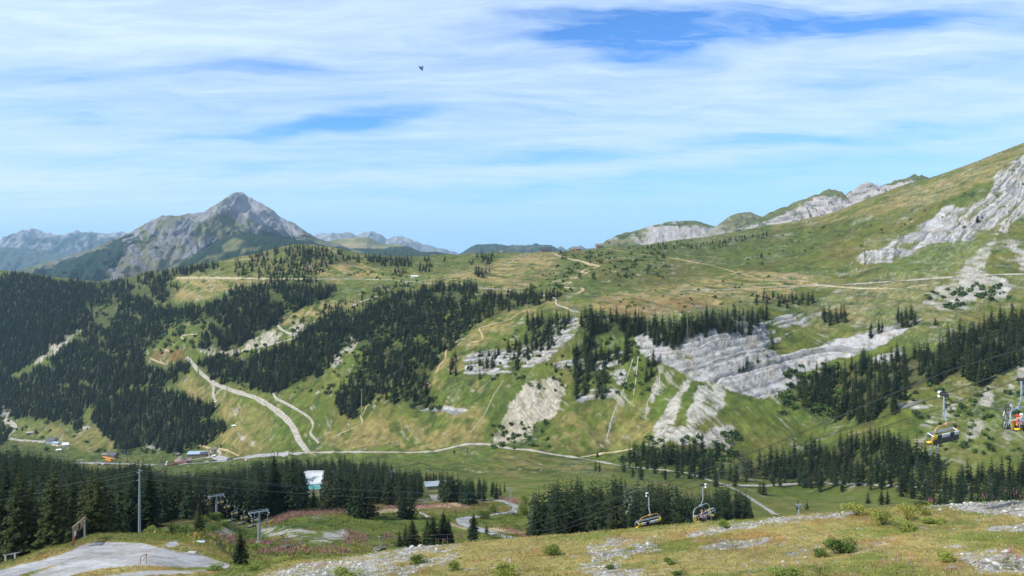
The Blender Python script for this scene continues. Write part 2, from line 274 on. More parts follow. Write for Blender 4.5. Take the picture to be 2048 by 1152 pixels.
def C(r, g, b): return np.array([r, g, b])
def lerp(a, b, t):
    t = np.asarray(t)[..., None]; return a*(1-t)+b*t

# ------------------------------------------------------------------ the ground sheet
# rows follow each column so that the slopes that face the camera are finest
NR = 1000
w = np.abs(np.diff(_cols, axis=1)); wl = (LY[1]-LY[0])*28
w = np.minimum(w, 12)*np.interp(np.exp(LY[1:]), [2,28,36,2500,2900], [.05,.08,1,1,.1])[None] + wl
w = np.cumsum(np.concatenate([np.zeros((NU, 1)), w], 1), 1); w /= w[:, -1:]
# average neighbours so rows stay smooth
for _ in range(30): w[1:-1] = (w[:-2]+w[1:-1]+w[2:])/3
tq = np.linspace(0, 1, NR)
LG = np.array([np.interp(tq, w[i], LY) for i in range(NU)])
YG = np.exp(LG); PXX = np.repeat(PXG[:, None], NR, 1)
PYG = base_py(PXX, YG)
XG = (PXX-1024)/F*YG; ZG = (HOR-PYG)/F*YG
far = sm(500, 640, YG)*(1-sm(2600, 3500, YG)); mid = sm(115, 150, YG)*(1-sm(500, 640, YG)); fore = 1-sm(115, 150, YG)
# lateral wobble of mask edges
wx = fbm(XG/(YG*.022), YG/(YG*.0+14)*1.0, 3, 5)*7; wy = fbm(XG/(YG*.02)+50, ZG/9.0, 3, 9)*5
def mk(k, s=1.0): return samp(MASK[k], PXX+wx*s, PYG+wy*s)
m_rock = mk('rock')*far; m_scree = mk('scree')*far
# relief: rolling noise, gullies down the slopes, rock strata
n1 = fbm(XG/140, YG/140, 4, 21); n2 = fbm(XG/33, YG/60, 4, 31); n3 = fbm(XG/6.0, YG/6.0, 3, 41)
gul = fbm((XG+YG*.35)/26, YG/190, 3, 51, ridge=True)
ZG = ZG + far*(n1*4.0+n2*1.8+n3*.35+(gul-.2)*2.6*sm(560,700,YG)) + mid*(n2*.9+n3*.18+n1*.6) + fore*(n3*.10+fbm(XG/1.3, YG/1.3, 3, 61)*.06)*sm(5,30,YG)
q = (ZG - XG*(.20+.50*sm(1640,1740,PXX)*(1-sm(545,600,PYG))) + YG*.04)/3.0 + fbm(XG/45, YG/45, 3, 71)*1.3      # strata dip
strat = vn(q, q*0+3.3, 5)*.55+vn(q*2.9, q*0+1.3, 6)*.45
blk = fbm(XG/7, ZG/3.0, 4, 81)
ZG = ZG + m_rock*((sm(.35,.6,strat)-.5)*4.2+blk*1.1+fbm(XG/3.1,ZG/1.7,3,83)*.6) + m_scree*fbm((XG+YG*.4)/3, YG/30, 2, 91)*.7
ZG = ZG - mk('fgravel', .2)*fore*.12

# colours of the ground itself
def ground_col():
    base = np.broadcast_to(C(.088,.110,.020), XG.shape+(3,)).copy()
    a = fbm(XG/55+3, YG/55, 4, 101); b = fbm(XG/9, YG/9+7, 4, 111); c = fbm(XG/2.2, YG/2.2, 3, 121)
    str_ = fbm((XG*.8+YG*.6)/10, (YG-XG*.3)/90, 3, 131)
    base = lerp(base, C(.155,.130,.040), sm(-.15,.55,a+b*.5+str_*.6)*.5)
    base = lerp(base, C(.066,.098,.018), sm(.05,.5,-a+b*.6)*.75)
    base = lerp(base, C(.040,.064,.016), sm(.12,.4,fbm(XG/16, YG/20, 5, 141))*.75*far)
    base = lerp(base, C(.29,.215,.09), mk('dry',2)*far*sm(-.5,.25,b+str_)*1.0)
    base = lerp(base, C(.165,.095,.033), mk('heath',2)*far*sm(-.5,.3,a+b)*.85)
    base = lerp(base, C(.044,.062,.015), mk('dark',2)*far*sm(-.6,.3,b+a)*.85)
    base = lerp(base, C(.090,.142,.024), mk('bright',2)*far*sm(-.7,.3,b)*.7)
    # pale stones scattered in the turf below the rocks
    st = sm(.50,.72,vn(XG/2.1, YG/2.1, 151))*sm(.1,.6,fbm(XG/60, YG/60, 3, 161)+(PXX-1500)/1500)
    base = lerp(base, C(.34,.32,.27), st*.30*far*(1-m_scree))
    tus = fbm(XG/2.6, YG/3.4, 3, 163); base = base*(1+(.30*tus+.30*fbm(XG/6, YG/9, 3, 164))[...,None]*far[...,None])
    # rock
    rkn = fbm(XG/22, ZG/7, 5, 167); rk = m_rock*1.30-.30+(blk*.22+(strat-.5)*1.5+rkn*.70)*sm(.03,.35,m_rock); rk = sm(.18,.46,rk)
    rc = lerp(np.broadcast_to(C(.385,.375,.365), XG.shape+(3,)), C(.19,.19,.20), sm(.50,.25,strat)*.85)
    rc = lerp(rc, C(.37,.315,.235), sm(.15,.5,fbm(XG/14, ZG/5, 3, 171))*.6)
    rc = lerp(rc, C(.15,.15,.16), sm(.35,.75,fbm((XG+ZG)/9, ZG/1.3, 4, 181))*.7)
    crack = sm(.72,.9,vn(q*1.7+blk, q*0, 8))*sm(-.2,.4,fbm(XG/26, YG/26, 3, 185))
    rc = lerp(rc, C(.10,.105,.12), sm(.70,.80,vn(q*3.6+rkn*.5, q*0+9.1, 12))*.7)
    rc = lerp(rc, C(.11,.125,.045), crack*.85)
    rc = lerp(rc, C(.09,.10,.075), sm(.15,.45,fbm((XG+ZG*.3)/3.2, ZG/2.0, 3, 187))*.6)
    base = lerp(base, rc, rk)
    # scree: pale, streaked down the slope
    sx = fbm((XG+YG*.55)/1.7, YG/45, 3, 191); se = sm(.30,.72,m_scree*1.35+sx*.9+fbm(XG/11, YG/15, 4, 195)*1.0-.22)
    tan_ = sm(900,1150,1300-(PXX-900))  # warm to the left, grey-white to the right
    sc = lerp(np.broadcast_to(C(.37,.35,.31), XG.shape+(3,)), C(.35,.31,.24), tan_)
    sc = lerp(sc, C(.50,.47,.42), sm(.62,.8,vn(XG/1.9, YG/2.3, 197))*.6); sc = lerp(sc, C(.15,.15,.13), sm(.66,.85,vn(XG/2.2, YG/2.9, 198))*.55)
    sc = lerp(sc, C(.20,.195,.13), sm(-.1,.5,sx)*.75)
    base = lerp(base, sc, se)
    base = lerp(base, C(.050,.058,.020), np.clip(samp(MASK['forest'], PXX+wx*.5, PYG+wy*.5-9),0,1)*far*.7*sm(-.5,0,b+.2))
    # middle distance
    g2 = lerp(np.broadcast_to(C(.118,.142,.026), XG.shape+(3,)), C(.20,.155,.060), sm(-.2,.5,fbm(XG/25, YG/25, 4, 201)+b*.5)*.6)
    g2 = lerp(g2, C(.055,.095,.022), sm(.15,.5,fbm(XG/12, YG/12, 4, 211))*.7)
    g2 = lerp(g2, C(.27,.19,.085), mk('mdry')*sm(-.4,.4,b)*.85)
    g2 = lerp(g2, C(.46,.42,.38), np.clip(mk('mstone')*sm(-.45,.1,b+c),0,1))
    g2 = lerp(g2, C(.58,.42,.26), mk('msoil',.3)*.9)
    base = lerp(base, g2, mid)
    # foreground: turf, russet sedge, pale stones, gravel
    d1 = fbm(XG/5, YG/5, 4, 221); d2 = fbm(XG/.7, YG/.7, 4, 231); d3 = vn(XG/.16, YG/.16, 241)
    g3 = lerp(np.broadcast_to(C(.335,.270,.095), XG.shape+(3,)), C(.195,.215,.048), sm(-.15,.35,d1+d2*.4))
    g3 = lerp(g3, C(.34,.20,.070), sm(.1,.5,fbm(XG/2.4, YG/2.4, 4, 251)+d2*.3)*.7)
    g3 = lerp(g3, C(.10,.155,.030), mk('fgreen')*.8*sm(-.6,.2,d2+.2))
    stn = np.clip(mk('fstone')*1.0+fbm(XG/3.3, YG/3.3, 3, 261)*.35-.12, 0, 1)
    ss = sm(.38,.64, stn*.86+d2*.60+(d3-.5)*.55+fbm(XG/1.6,YG/1.6,3,263)*.35+.02)*sm(12,30,YG)
    g3 = lerp(g3, lerp(np.broadcast_to(C(.46,.44,.41), XG.shape+(3,)), C(.26,.23,.18), sm(.3,.8,vn(XG/.3,YG/.3,243))), ss*.95)
    gr = mk('fgravel', .35)
    gc = lerp(np.broadcast_to(C(.47,.455,.45), XG.shape+(3,)), C(.33,.30,.26), sm(-.3,.5,d1+d2*.8)*.75); trk = np.abs(((PYG-1090-(PXX-200)*.02)/9.0) % 1-.5); gc = lerp(gc, C(.36,.355,.37), sm(.35,.1,trk)*sm(-.3,.4,fbm(XG/14,YG/4,3,227))*.6)
    g3 = lerp(g3, gc, sm(.3,.65,gr+d2*.18))
    base = lerp(base, g3, fore)
    lowl = sm(2600, 4000, YG)
    base = lerp(base, C(.05,.085,.03), lowl)
    return np.clip(base, .01, .8)
GC = ground_col()
idx = np.arange(NU*NR).reshape(NU, NR)
quads = np.stack([idx[:-1, :-1], idx[1:, :-1], idx[1:, 1:], idx[:-1, 1:]], -1).reshape(-1, 4)
GV = np.stack([XG, YG, ZG], -1).reshape(-1, 3)

# ------------------------------------------------------------------ materials
def newmat(name):
    m = bpy.data.materials.new(name); m.use_nodes = True
    n = m.node_tree; b = n.nodes['Principled BSDF']
    return m, n, b
def node(n, t, **k):
    x = n.nodes.new(t)
    for a, v in k.items():
        if a.startswith('i_'): x.inputs[a[2:].replace('_', ' ')].default_value = v
        else: setattr(x, a, v)
    return x
def terrain_mat(name, s1=.9, s2=7.0, bump=.5, amp=.35):
    m, n, b = newmat(name); b.inputs['Roughness'].default_value = .95; b.inputs['Specular IOR Level'].default_value = .15
    at = node(n, 'ShaderNodeAttribute', attribute_name='col')
    tc = node(n, 'ShaderNodeNewGeometry')
    nz = node(n, 'ShaderNodeTexNoise', i_Scale=s1, i_Detail=6.0, i_Roughness=.7); n.links.new(tc.outputs['Position'], nz.inputs['Vector'])
    n2 = node(n, 'ShaderNodeTexNoise', i_Scale=s2, i_Detail=4.0, i_Roughness=.7); n.links.new(tc.outputs['Position'], n2.inputs['Vector'])
    ad = node(n, 'ShaderNodeMath', operation='ADD'); n.links.new(nz.outputs['Fac'], ad.inputs[0]); n.links.new(n2.outputs['Fac'], ad.inputs[1])
    n3 = node(n, 'ShaderNodeTexNoise', i_Scale=s1*.13, i_Detail=9.0, i_Roughness=.72); n.links.new(tc.outputs['Position'], n3.inputs['Vector'])
    a3 = node(n, 'ShaderNodeMath', operation='MULTIPLY_ADD'); n.links.new(n3.outputs['Fac'], a3.inputs[0]); a3.inputs[1].default_value = 1.7; n.links.new(ad.outputs[0], a3.inputs[2])
    mr = node(n, 'ShaderNodeMapRange'); n.links.new(a3.outputs[0], mr.inputs['Value'])
    mr.inputs['From Min'].default_value = 1.4; mr.inputs['From Max'].default_value = 2.3
    mr.inputs['To Min'].default_value = 1-amp; mr.inputs['To Max'].default_value = 1+amp
    mx = node(n, 'ShaderNodeVectorMath', operation='SCALE'); n.links.new(at.outputs['Color'], mx.inputs[0]); n.links.new(mr.outputs[0], mx.inputs['Scale'])
    n.links.new(mx.outputs[0], b.inputs['Base Color'])
    bp = node(n, 'ShaderNodeBump', i_Strength=bump, i_Distance=1/s1*.6); n.links.new(a3.outputs[0], bp.inputs['Height']); n.links.new(bp.outputs[0], b.inputs['Normal'])
    return m
def flat_mat(name, col, rough=.6, metal=0, spec=.5, var=.12, scale=3.0):
    m, n, b = newmat(name); b.inputs['Roughness'].default_value = rough; b.inputs['Metallic'].default_value = metal; b.inputs['Specular IOR Level'].default_value = spec
    tc = node(n, 'ShaderNodeTexCoord')
    nz = node(n, 'ShaderNodeTexNoise', i_Scale=scale, i_Detail=4.0); n.links.new(tc.outputs['Object'], nz.inputs['Vector'])
    r = node(n, 'ShaderNodeValToRGB'); n.links.new(nz.outputs['Fac'], r.inputs[0])
    c = np.array(col); r.color_ramp.elements[0].position = .3; r.color_ramp.elements[1].position = .7
    r.color_ramp.elements[0].color = (*np.clip(c*(1-var), 0, 1), 1); r.color_ramp.elements[1].color = (*np.clip(c*(1+var), 0, 1), 1)
    n.links.new(r.outputs[0], b.inputs['Base Color'])
    return m
M_ground = terrain_mat('turf_and_rock', .8, 6.0, .6, .5)
M_mount = terrain_mat('mountain_rock', .02, .12, .6, .22)
g_me = np_mesh('ground', GV, quads, GC.reshape(-1, 3), smooth=True)
ground = link('ground', g_me, M_ground); tag(ground, 'grassy alpine slopes and valley floor with rock bands and scree', kind='structure')
# ray casting against the sheet (coarser copy for speed)
_st = 2
ii = idx[::_st, ::_st]; _sv = GV.reshape(NU, NR, 3)[::_st, ::_st].reshape(-1, 3)
_n0, _n1 = ii.shape; ij = np.arange(_n0*_n1).reshape(_n0, _n1)
_q = np.stack([ij[:-1, :-1], ij[1:, :-1], ij[1:, 1:], ij[:-1, 1:]], -1).reshape(-1, 4)
BVH = BVHTree.FromPolygons(_sv.tolist(), _q.tolist())
def ray(px, py, ymin=0.0):
    d = Vector(((px-1024)/F, 1, (HOR-py)/F)); o = d*ymin; h = BVH.ray_cast(o, d.normalized())
    return h[0]
def gz(x, y):
    h = BVH.ray_cast(Vector((x, y, 2000)), Vector((0, 0, -1)))
    return h[0].z if h[0] else None
def on_ground(px, Y):
    x = (px-1024)/F*Y; z = gz(x, Y)
    return Vector((x, Y, z if z is not None else 0))

# ------------------------------------------------------------------ distant mountains, each a sheet standing at its own distance
def mountain(name, label, sky, Yr, Yf, zf, fn, rough=1.0, nv=150, step=3.0, Yb=None, sc=1.0, gullx=1.0):
    px = np.arange(sky[0][0], sky[-1][0]+.1, step); s = np.interp(px, [a for a, b in sky], [b for a, b in sky])
    s = np.convolve(np.pad(s, 2, mode='edge'), [.1,.2,.4,.2,.1], 'valid')
    s = s + (fbm(px/9, px*0+Yr, 3, 3)*1.9+fbm(px/40, px*0+Yr, 2, 4)*.6)*rough
    n = len(px); t = np.linspace(0, 1, nv)
    tb = np.linspace(0, 1, 16)[1:]
    Yb = Yb or Yr+(Yr-Yf)*.8
    PX = np.repeat(px[:, None], nv, 1); T = np.repeat(t[None], n, 0)
    Y = Yf+(Yr-Yf)*T
    zs = (HOR-s)/F*Yr
    X = (PX-1024)/F*(Y*.35+Yr*.65) 
    X = X*(Yr/(Y*.35+Yr*.65))**0.0
    prof = T**1.15*.75+.25*sm(0, 1, T)
    Z = zf+(zs[:, None]-zf)*prof
    L = (Yr-Yf)*.16*gullx
    warp = fbm(X/L*1.3, Y/L*.6, 3, 11)*.5
    g = fbm(X/L+warp*1.4, Y/(L*3.2)+warp, 5, 13, ridge=True)
    amp = (zs[:, None]-zf)*.15*rough*sc
    env = (1-T**6)*sm(0, .15, T)
    Z = Z+amp*env*(g-.25)+amp*.5*env*fbm(X/L*2.5, Y/L*2.5, 5, 15)
    Zb = zs[:, None]*1.0 + (zf-zs[:, None])*(np.repeat(tb[None], n, 0))
    Yb_ = Yr+(Yb-Yr)*np.repeat(tb[None], n, 0); Xb = np.repeat(X[:, -1:], len(tb), 1)
    V = np.stack([np.concatenate([X, Xb], 1), np.concatenate([Y, Yb_], 1), np.concatenate([Z, Zb], 1)], -1)
    PP = (V[..., 0]/V[..., 1])*F+1024; QQ = HOR-V[..., 2]/V[..., 1]*F
    gg = np.concatenate([g, np.repeat(g[:, -1:], len(tb), 1)], 1)
    c = np.clip(fn(V[..., 0], V[..., 1], V[..., 2], PP, QQ, gg), .01, .8)
    nn = nv+len(tb); ix = np.arange(n*nn).reshape(n, nn)
    qd = np.stack([ix[:-1, :-1], ix[1:, :-1], ix[1:, 1:], ix[:-1, 1:]], -1).reshape(-1, 4)
    me = np_mesh(name, V.reshape(-1, 3), qd, c.reshape(-1, 3), smooth=True)
    o = link(name, me, M_mount); tag(o, label, kind='structure')
    return o
PK_FOR = blur(raster([([(60,548),(160,515),(230,485),(262,466),(270,470),(240,500),(190,540),(120,560)],1),([(110,555),(180,540),(230,505),(260,490),(250,520),(200,560),(120,575)],.9),
  ([(330,545),(400,500),(440,478),(470,466),(520,470),(600,478),(680,500),(700,540),(300,560)],1),([(540,500),(620,490),(700,500),(740,520),(540,530)],.8)]), 2)
PK_CLR = blur(raster([([(440,490),(470,475),(490,482),(470,500),(445,505)],1),([(420,512),(450,505),(440,520),(415,525)],.7),([(480,498),(520,492),(520,500),(485,508)],.8)]), 1)
PK_ROCK = blur(raster([([(430,412),(480,383),(520,402),(570,440),(600,455),(610,470),(560,468),(520,450),(470,420),(440,430)],1),([(350,440),(420,415),(470,390),(440,420),(380,470),(340,480)],.6),
  ([(380,500),(430,470),(440,490),(400,510),(340,530)],.7),([(250,470),(330,432),(300,460),(260,500)],.5),([(90,550),(140,530),(150,545),(110,560)],.6)]), 5)
def peak_fn(X, Y, Z, px, py, g):
    n = fbm(X/160, Y/160+Z/90, 5, 301); st = fbm((X*.8+Z*1.3)/55, (Z-X*.5)/400, 4, 303)
    c = lerp(np.broadcast_to(C(.135,.145,.075), X.shape+(3,)), C(.185,.17,.12), sm(-.3,.4,n))
    rk = np.clip(samp(PK_ROCK, px, py)*.9+st*.85+n*.4+.16, 0, 1)
    c = lerp(c, lerp(np.broadcast_to(C(.32,.31,.315), X.shape+(3,)), C(.19,.19,.20), sm(-.5,.6,st+g*.3)), sm(.25,.6,rk))
    fo = samp(PK_FOR, px+n*16, py+n*12)-samp(PK_CLR, px+n*10, py)*.9
    c = lerp(c, C(.022,.045,.028), sm(.3,.6,fo+fbm(X/60, Z/40, 4, 305)*.5))
    c = lerp(c, C(.022,.045,.028), sm(.38,.5,fbm(X/90, Z/60+Y/200, 5, 307)+samp(PK_FOR, px, py)*.2)*sm(440,470,py)*.8)
    return c
def pale_rock_fn(X, Y, Z, px, py, g):
    n = fbm(X/500, Y/500+Z/220, 5, 311)
    c = lerp(np.broadcast_to(C(.27,.265,.27), X.shape+(3,)), C(.07,.09,.08), sm(-.3,.15,n*1.2-g*.4-(478-py)/60))
    return c
def low_blue_fn(X, Y, Z, px, py, g):
    n = fbm(X/300, Y/300+Z/130, 5, 321)
    c = lerp(np.broadcast_to(C(.035,.06,.035), X.shape+(3,)), C(.15,.15,.09), sm(.1,.4,n))
    return c
def tan_fn(X, Y, Z, px, py, g):
    n = fbm(X/200, Y/200+Z/60, 5, 331)
    c = lerp(np.broadcast_to(C(.30,.26,.15), X.shape+(3,)), C(.17,.19,.09), sm(-.3,.3,n))
    return lerp(c, C(.025,.05,.03), sm(.45,.6,n*.6+sm(488,505,py)+np.where(px > 700, .1, -.2)))
def right_fn(X, Y, Z, px, py, g):
    n = fbm(X/70, Y/120+Z/30, 5, 341)
    c = lerp(np.broadcast_to(C(.12,.15,.055), X.shape+(3,)), C(.19,.18,.09), sm(-.3,.4,n))
    k = sm(448, 462, py+n*8)*sm(1250, 1320, px)
    st = fbm(X/25, Z/14, 4, 343)
    c = lerp(c, C(.40,.38,.36), sm(.15,.5,k*.6+st*.6))
    return lerp(c, C(.03,.055,.025), sm(.3,.45,fbm(X/16, Z/12+Y/40, 4, 345)+.12-.5*k)*.85)
def ridge_fn(X, Y, Z, px, py, g):
    n = fbm(X/40, Y/80+Z/20, 5, 351); st = fbm(X/22, (Z-X*.12)/7, 4, 353)
    skyv = np.interp(px, [1520,1590,1655,1690,1735,1840], [437,406,380,392,362,352])
    dd = py-skyv
    c = lerp(np.broadcast_to(C(.11,.14,.05), X.shape+(3,)), C(.18,.165,.08), sm(-.3,.4,n))
    k = sm(4, 13, dd+n*13)+sm(1695,1712,px)*(1-sm(1752,1765,px))*.8+sm(1815,1830,px)*.4
    c = lerp(c, lerp(np.broadcast_to(C(.44,.41,.39), X.shape+(3,)), C(.22,.21,.21), sm(-.1,.5,st)), sm(.3,.7,k+st*.5+n*.3-.1))
    return lerp(c, C(.05,.08,.025), sm(.25,.45,fbm(X/14, Z/6, 4, 355))*.8)
mountain('mountain', 'pointed grey peak with rocky summit and forested foot on the left', [(-20,600),(40,545),(100,522),(160,506),(220,484),(265,464),(300,441),(328,431),(360,430),(390,426),(410,424),(430,412),(450,397),(465,387),(480,383),(492,389),(505,398),(515,402),(530,410),(545,420),(565,437),(590,447),(600,455),(625,470),(640,478),(680,489),(700,496),(740,508),(800,530),(860,560)], 6000, 4100, -420, peak_fn, rough=1.05, nv=380, step=1.6, sc=1.1, gullx=.8)
mountain('mountain', 'dark forested shoulder at the foot of the pointed grey peak', [(290,570),(330,535),(400,502),(450,473),(480,466),(520,469),(600,480),(640,489),(690,506),(740,530),(780,560)], 4300, 3500, -330, lambda X, Y, Z, px, py, g: lerp(lerp(np.broadcast_to(C(.022,.045,.028), X.shape+(3,)), C(.16,.17,.08), samp(PK_CLR, px+fbm(X/60, Z/40, 4, 305)*10, py)), C(.20,.19,.10), sm(.42,.5,fbm(X/90, Y/90, 4, 309))*.7), rough=.8, nv=120, step=2.5)
mountain('mountain', 'hazy blue rocky range at the far left edge', [(-500,500),(-200,470),(0,485),(15,475),(40,462),(65,457),(85,463),(105,468),(125,471),(150,460),(165,462),(200,467),(250,465),(300,482),(360,520)], 15000, 12500, -700, pale_rock_fn, rough=1.7, nv=160, step=2, sc=1.0, gullx=.7)
mountain('mountain', 'low blue ridge before the hazy far left range', [(-400,530),(0,494),(45,497),(100,508),(170,505),(240,520),(330,560)], 12000, 10500, -700, lambda X, Y, Z, px, py, g: lerp(pale_rock_fn(X, Y, Z, px, py, g), C(.05,.08,.06), .55), rough=1.1, nv=90, step=3)
mountain('mountain', 'pale jagged far range right of the pointed peak', [(560,500),(620,478),(635,467),(680,466),(700,463),(715,470),(730,464),(745,463),(760,468),(775,478),(790,472),(810,473),(830,484),(850,490),(880,497),(920,508)], 16000, 14000, -700, lambda X, Y, Z, px, py, g: lerp(pale_rock_fn(X, Y, Z, px, py, g), C(.34,.32,.31), .4), rough=1.5, nv=120, step=2)
mountain('mountain', 'rounded tan grassy hills in the gap right of the peak', [(560,520),(620,493),(660,481),(690,477),(720,475),(738,474),(750,482),(765,489),(800,489),(820,494),(840,503),(870,520),(900,540)], 7000, 6000, -500, tan_fn, rough=.4, nv=100, step=2)
mountain('mountain', 'small dark wooded hill below the tan grassy hills', [(690,520),(730,505),(760,500),(800,500),(840,504),(870,503),(900,508),(930,520)], 5200, 4700, -420, low_blue_fn, rough=.7, nv=60, step=2)
mountain('mountain', 'blue flat topped ridge beyond the pass in the centre', [(900,520),(925,503),(945,492),(960,488),(985,487),(1000,490),(1040,490),(1060,489),(1080,489),(1100,490),(1112,497),(1140,512)], 9000, 8000, -560, low_blue_fn, rough=1.3, nv=80, step=2)
mountain('mountain', 'faint pale blue peaks on the horizon above the pass', [(1090,510),(1112,499),(1122,491),(1132,500),(1145,492),(1160,491),(1172,497),(1200,493),(1240,510)], 19000, 17500, -800, low_blue_fn, rough=.9, nv=40, step=1.5)
mountain('mountain', 'rounded green and grey hill right of the pass', [(1160,540),(1200,497),(1208,484),(1225,475),(1240,468),(1270,462),(1300,452),(1340,443),(1370,441),(1400,443),(1420,450),(1445,456),(1480,470),(1540,500)], 3300, 2750, -150, right_fn, rough=.8, nv=110, step=2, Yb=4200)
mountain('mountain', 'small grassy knob between the rounded hill and rocky ridge', [(1390,475),(1425,460),(1440,447),(1455,435),(1475,427),(1500,424),(1515,430),(1540,437),(1580,450),(1620,470)], 3000, 2600, -100, lambda X, Y, Z, px, py, g: lerp(right_fn(X, Y, Z, px, py, g), C(.14,.14,.08), .4), rough=.9, nv=90, step=2, Yb=3800)
mountain('mountain', 'rocky limestone ridge with three summits behind the right slope', [(1480,460),(1520,438),(1540,427),(1560,418),(1590,404),(1610,397),(1640,386),(1655,379),(1670,378),(1685,386),(1690,392),(1700,385),(1720,370),(1735,362),(1745,366),(1758,374),(1780,365),(1810,355),(1830,350),(1840,352),(1846,364),(1870,385),(1920,420)], 2300, 1900, 10, ridge_fn, rough=1.8, nv=130, step=1.5, Yb=2900)

# ------------------------------------------------------------------ world, sun, haze, camera
SUN_EL = math.radians(42); SUN_AZ = math.radians(-112)      # azimuth from +Y towards +X
sdir = Vector((math.sin(SUN_AZ)*math.cos(SUN_EL), math.cos(SUN_AZ)*math.cos(SUN_EL), math.sin(SUN_EL)))
W = bpy.data.worlds.new('World'); SC.world = W; W.use_nodes = True
n = W.node_tree; bg = n.nodes['Background']
sk = node(n, 'ShaderNodeTexSky', sky_type='NISHITA', sun_disc=False, sun_elevation=SUN_EL, sun_rotation=SUN_AZ, altitude=1600, air_density=1.0, dust_density=.35, ozone_density=2.5)
tc = node(n, 'ShaderNodeTexCoord')
sep = node(n, 'ShaderNodeSeparateXYZ'); n.links.new(tc.outputs['Generated'], sep.inputs[0])
mz = node(n, 'ShaderNodeMath', operation='MAXIMUM', i_Value=0.0); n.links.new(sep.outputs['Z'], mz.inputs[0]); mz.inputs[1].default_value = 0.0
az = node(n, 'ShaderNodeMath', operation='ADD'); n.links.new(mz.outputs[0], az.inputs[0]); az.inputs[1].default_value = .075
dv = node(n, 'ShaderNodeVectorMath', operation='DIVIDE'); n.links.new(tc.outputs['Generated'], dv.inputs[0])
cmb = node(n, 'ShaderNodeCombineXYZ'); n.links.new(az.outputs[0], cmb.inputs[0]); n.links.new(az.outputs[0], cmb.inputs[1]); cmb.inputs[2].default_value = 1e6
n.links.new(cmb.outputs[0], dv.inputs[1])
def mapping(rot, scl, loc=(0,0,0)):
    m_ = node(n, 'ShaderNodeMapping'); n.links.new(dv.outputs[0], m_.inputs[0])
    m_.inputs['Rotation'].default_value = (0,0,math.radians(rot)); m_.inputs['Scale'].default_value = scl; m_.inputs['Location'].default_value = loc
    return m_
m1 = mapping(12, (.38,1.25,1), (3.1,1.4,0)); m2 = mapping(20, (1.3,4.2,1), (0,0,0)); m3 = mapping(-8, (.16,.42,1), (.5,7.3,0))
def wn(m_, sc_, det, rough, dist):
    z = node(n, 'ShaderNodeTexNoise', i_Scale=sc_, i_Detail=det, i_Roughness=rough, i_Distortion=dist); n.links.new(m_.outputs[0], z.inputs['Vector']); return z
c1 = wn(m1, 1.0, 7, .55, .8); c2 = wn(m2, 1.0, 8, .62, 1.2); c3 = wn(m3, 1.0, 3, .5, .3)
def math2(op, a, b):
    z = node(n, 'ShaderNodeMath', operation=op)
    for i, v in enumerate((a, b)):
        if isinstance(v, (int, float)): z.inputs[i].default_value = v
        else: n.links.new(v, z.inputs[i])
    return z.outputs[0]
s_ = math2('ADD', math2('MULTIPLY', c1.outputs['Fac'], .55), math2('ADD', math2('MULTIPLY', c2.outputs['Fac'], .28), math2('MULTIPLY', c3.outputs['Fac'], .45)))
# openings in the cirrus: directions (azimuth tangent, height tangent) where the clear blue shows
uy = math2('MAXIMUM', sep.outputs['Y'], .08)
uv = node(n, 'ShaderNodeCombineXYZ'); n.links.new(math2('DIVIDE', sep.outputs['X'], uy), uv.inputs[0]); n.links.new(math2('DIVIDE', sep.outputs['Z'], uy), uv.inputs[1])
wz = node(n, 'ShaderNodeTexNoise', i_Scale=3.2, i_Detail=4.0, i_Roughness=.55); wm = node(n, 'ShaderNodeMapping'); n.links.new(uv.outputs[0], wm.inputs[0]); wm.inputs['Scale'].default_value = (1.0,4.0,1); n.links.new(wm.outputs[0], wz.inputs['Vector'])
ws = node(n, 'ShaderNodeVectorMath', operation='SUBTRACT'); n.links.new(wz.outputs['Color'], ws.inputs[0]); ws.inputs[1].default_value = (.5,.5,.5)
wsc = node(n, 'ShaderNodeVectorMath', operation='MULTIPLY'); n.links.new(ws.outputs[0], wsc.inputs[0]); wsc.inputs[1].default_value = (.30,.07,0)
wa = node(n, 'ShaderNodeVectorMath', operation='ADD'); n.links.new(uv.outputs[0], wa.inputs[0]); n.links.new(wsc.outputs[0], wa.inputs[1])
gap = None
for (px, py, sx, sy, k, rot) in [(1440,52,520,52,.95,3),(1240,85,190,40,.75,-8),(1950,30,260,34,.6,5),(520,128,200,22,.42,0),(120,140,200,30,.30,0),(660,250,190,24,.62,5),(400,280,200,26,.42,6),(520,345,260,24,.42,3),(1130,312,230,18,.36,4),(1560,275,280,20,.60,2),(1500,345,620,34,.55,5),(1850,255,260,26,.40,8),(180,330,220,20,.25,0),(1700,150,260,22,.22,4),(760,90,160,20,.16,4),(1980,130,160,30,.2,10),(900,395,420,16,.35,1),(60,230,160,20,.18,0)]:
    m_ = node(n, 'ShaderNodeMapping', vector_type='TEXTURE'); n.links.new(wa.outputs[0], m_.inputs[0]); m_.inputs['Location'].default_value = ((px-1024)/F, (HOR-py)/F, 0); m_.inputs['Rotation'].default_value = (0,0,math.radians(rot)); m_.inputs['Scale'].default_value = (sx/F, sy/F, 1)
    l_ = node(n, 'ShaderNodeVectorMath', operation='LENGTH'); n.links.new(m_.outputs[0], l_.inputs[0])
    r_ = node(n, 'ShaderNodeMapRange', interpolation_type='SMOOTHERSTEP'); n.links.new(l_.outputs['Value'], r_.inputs[0]); r_.inputs['From Min'].default_value = 1.5; r_.inputs['From Max'].default_value = .0; r_.inputs['To Min'].default_value = 0; r_.inputs['To Max'].default_value = k
    gap = r_.outputs[0] if gap is None else math2('ADD', gap, r_.outputs[0])
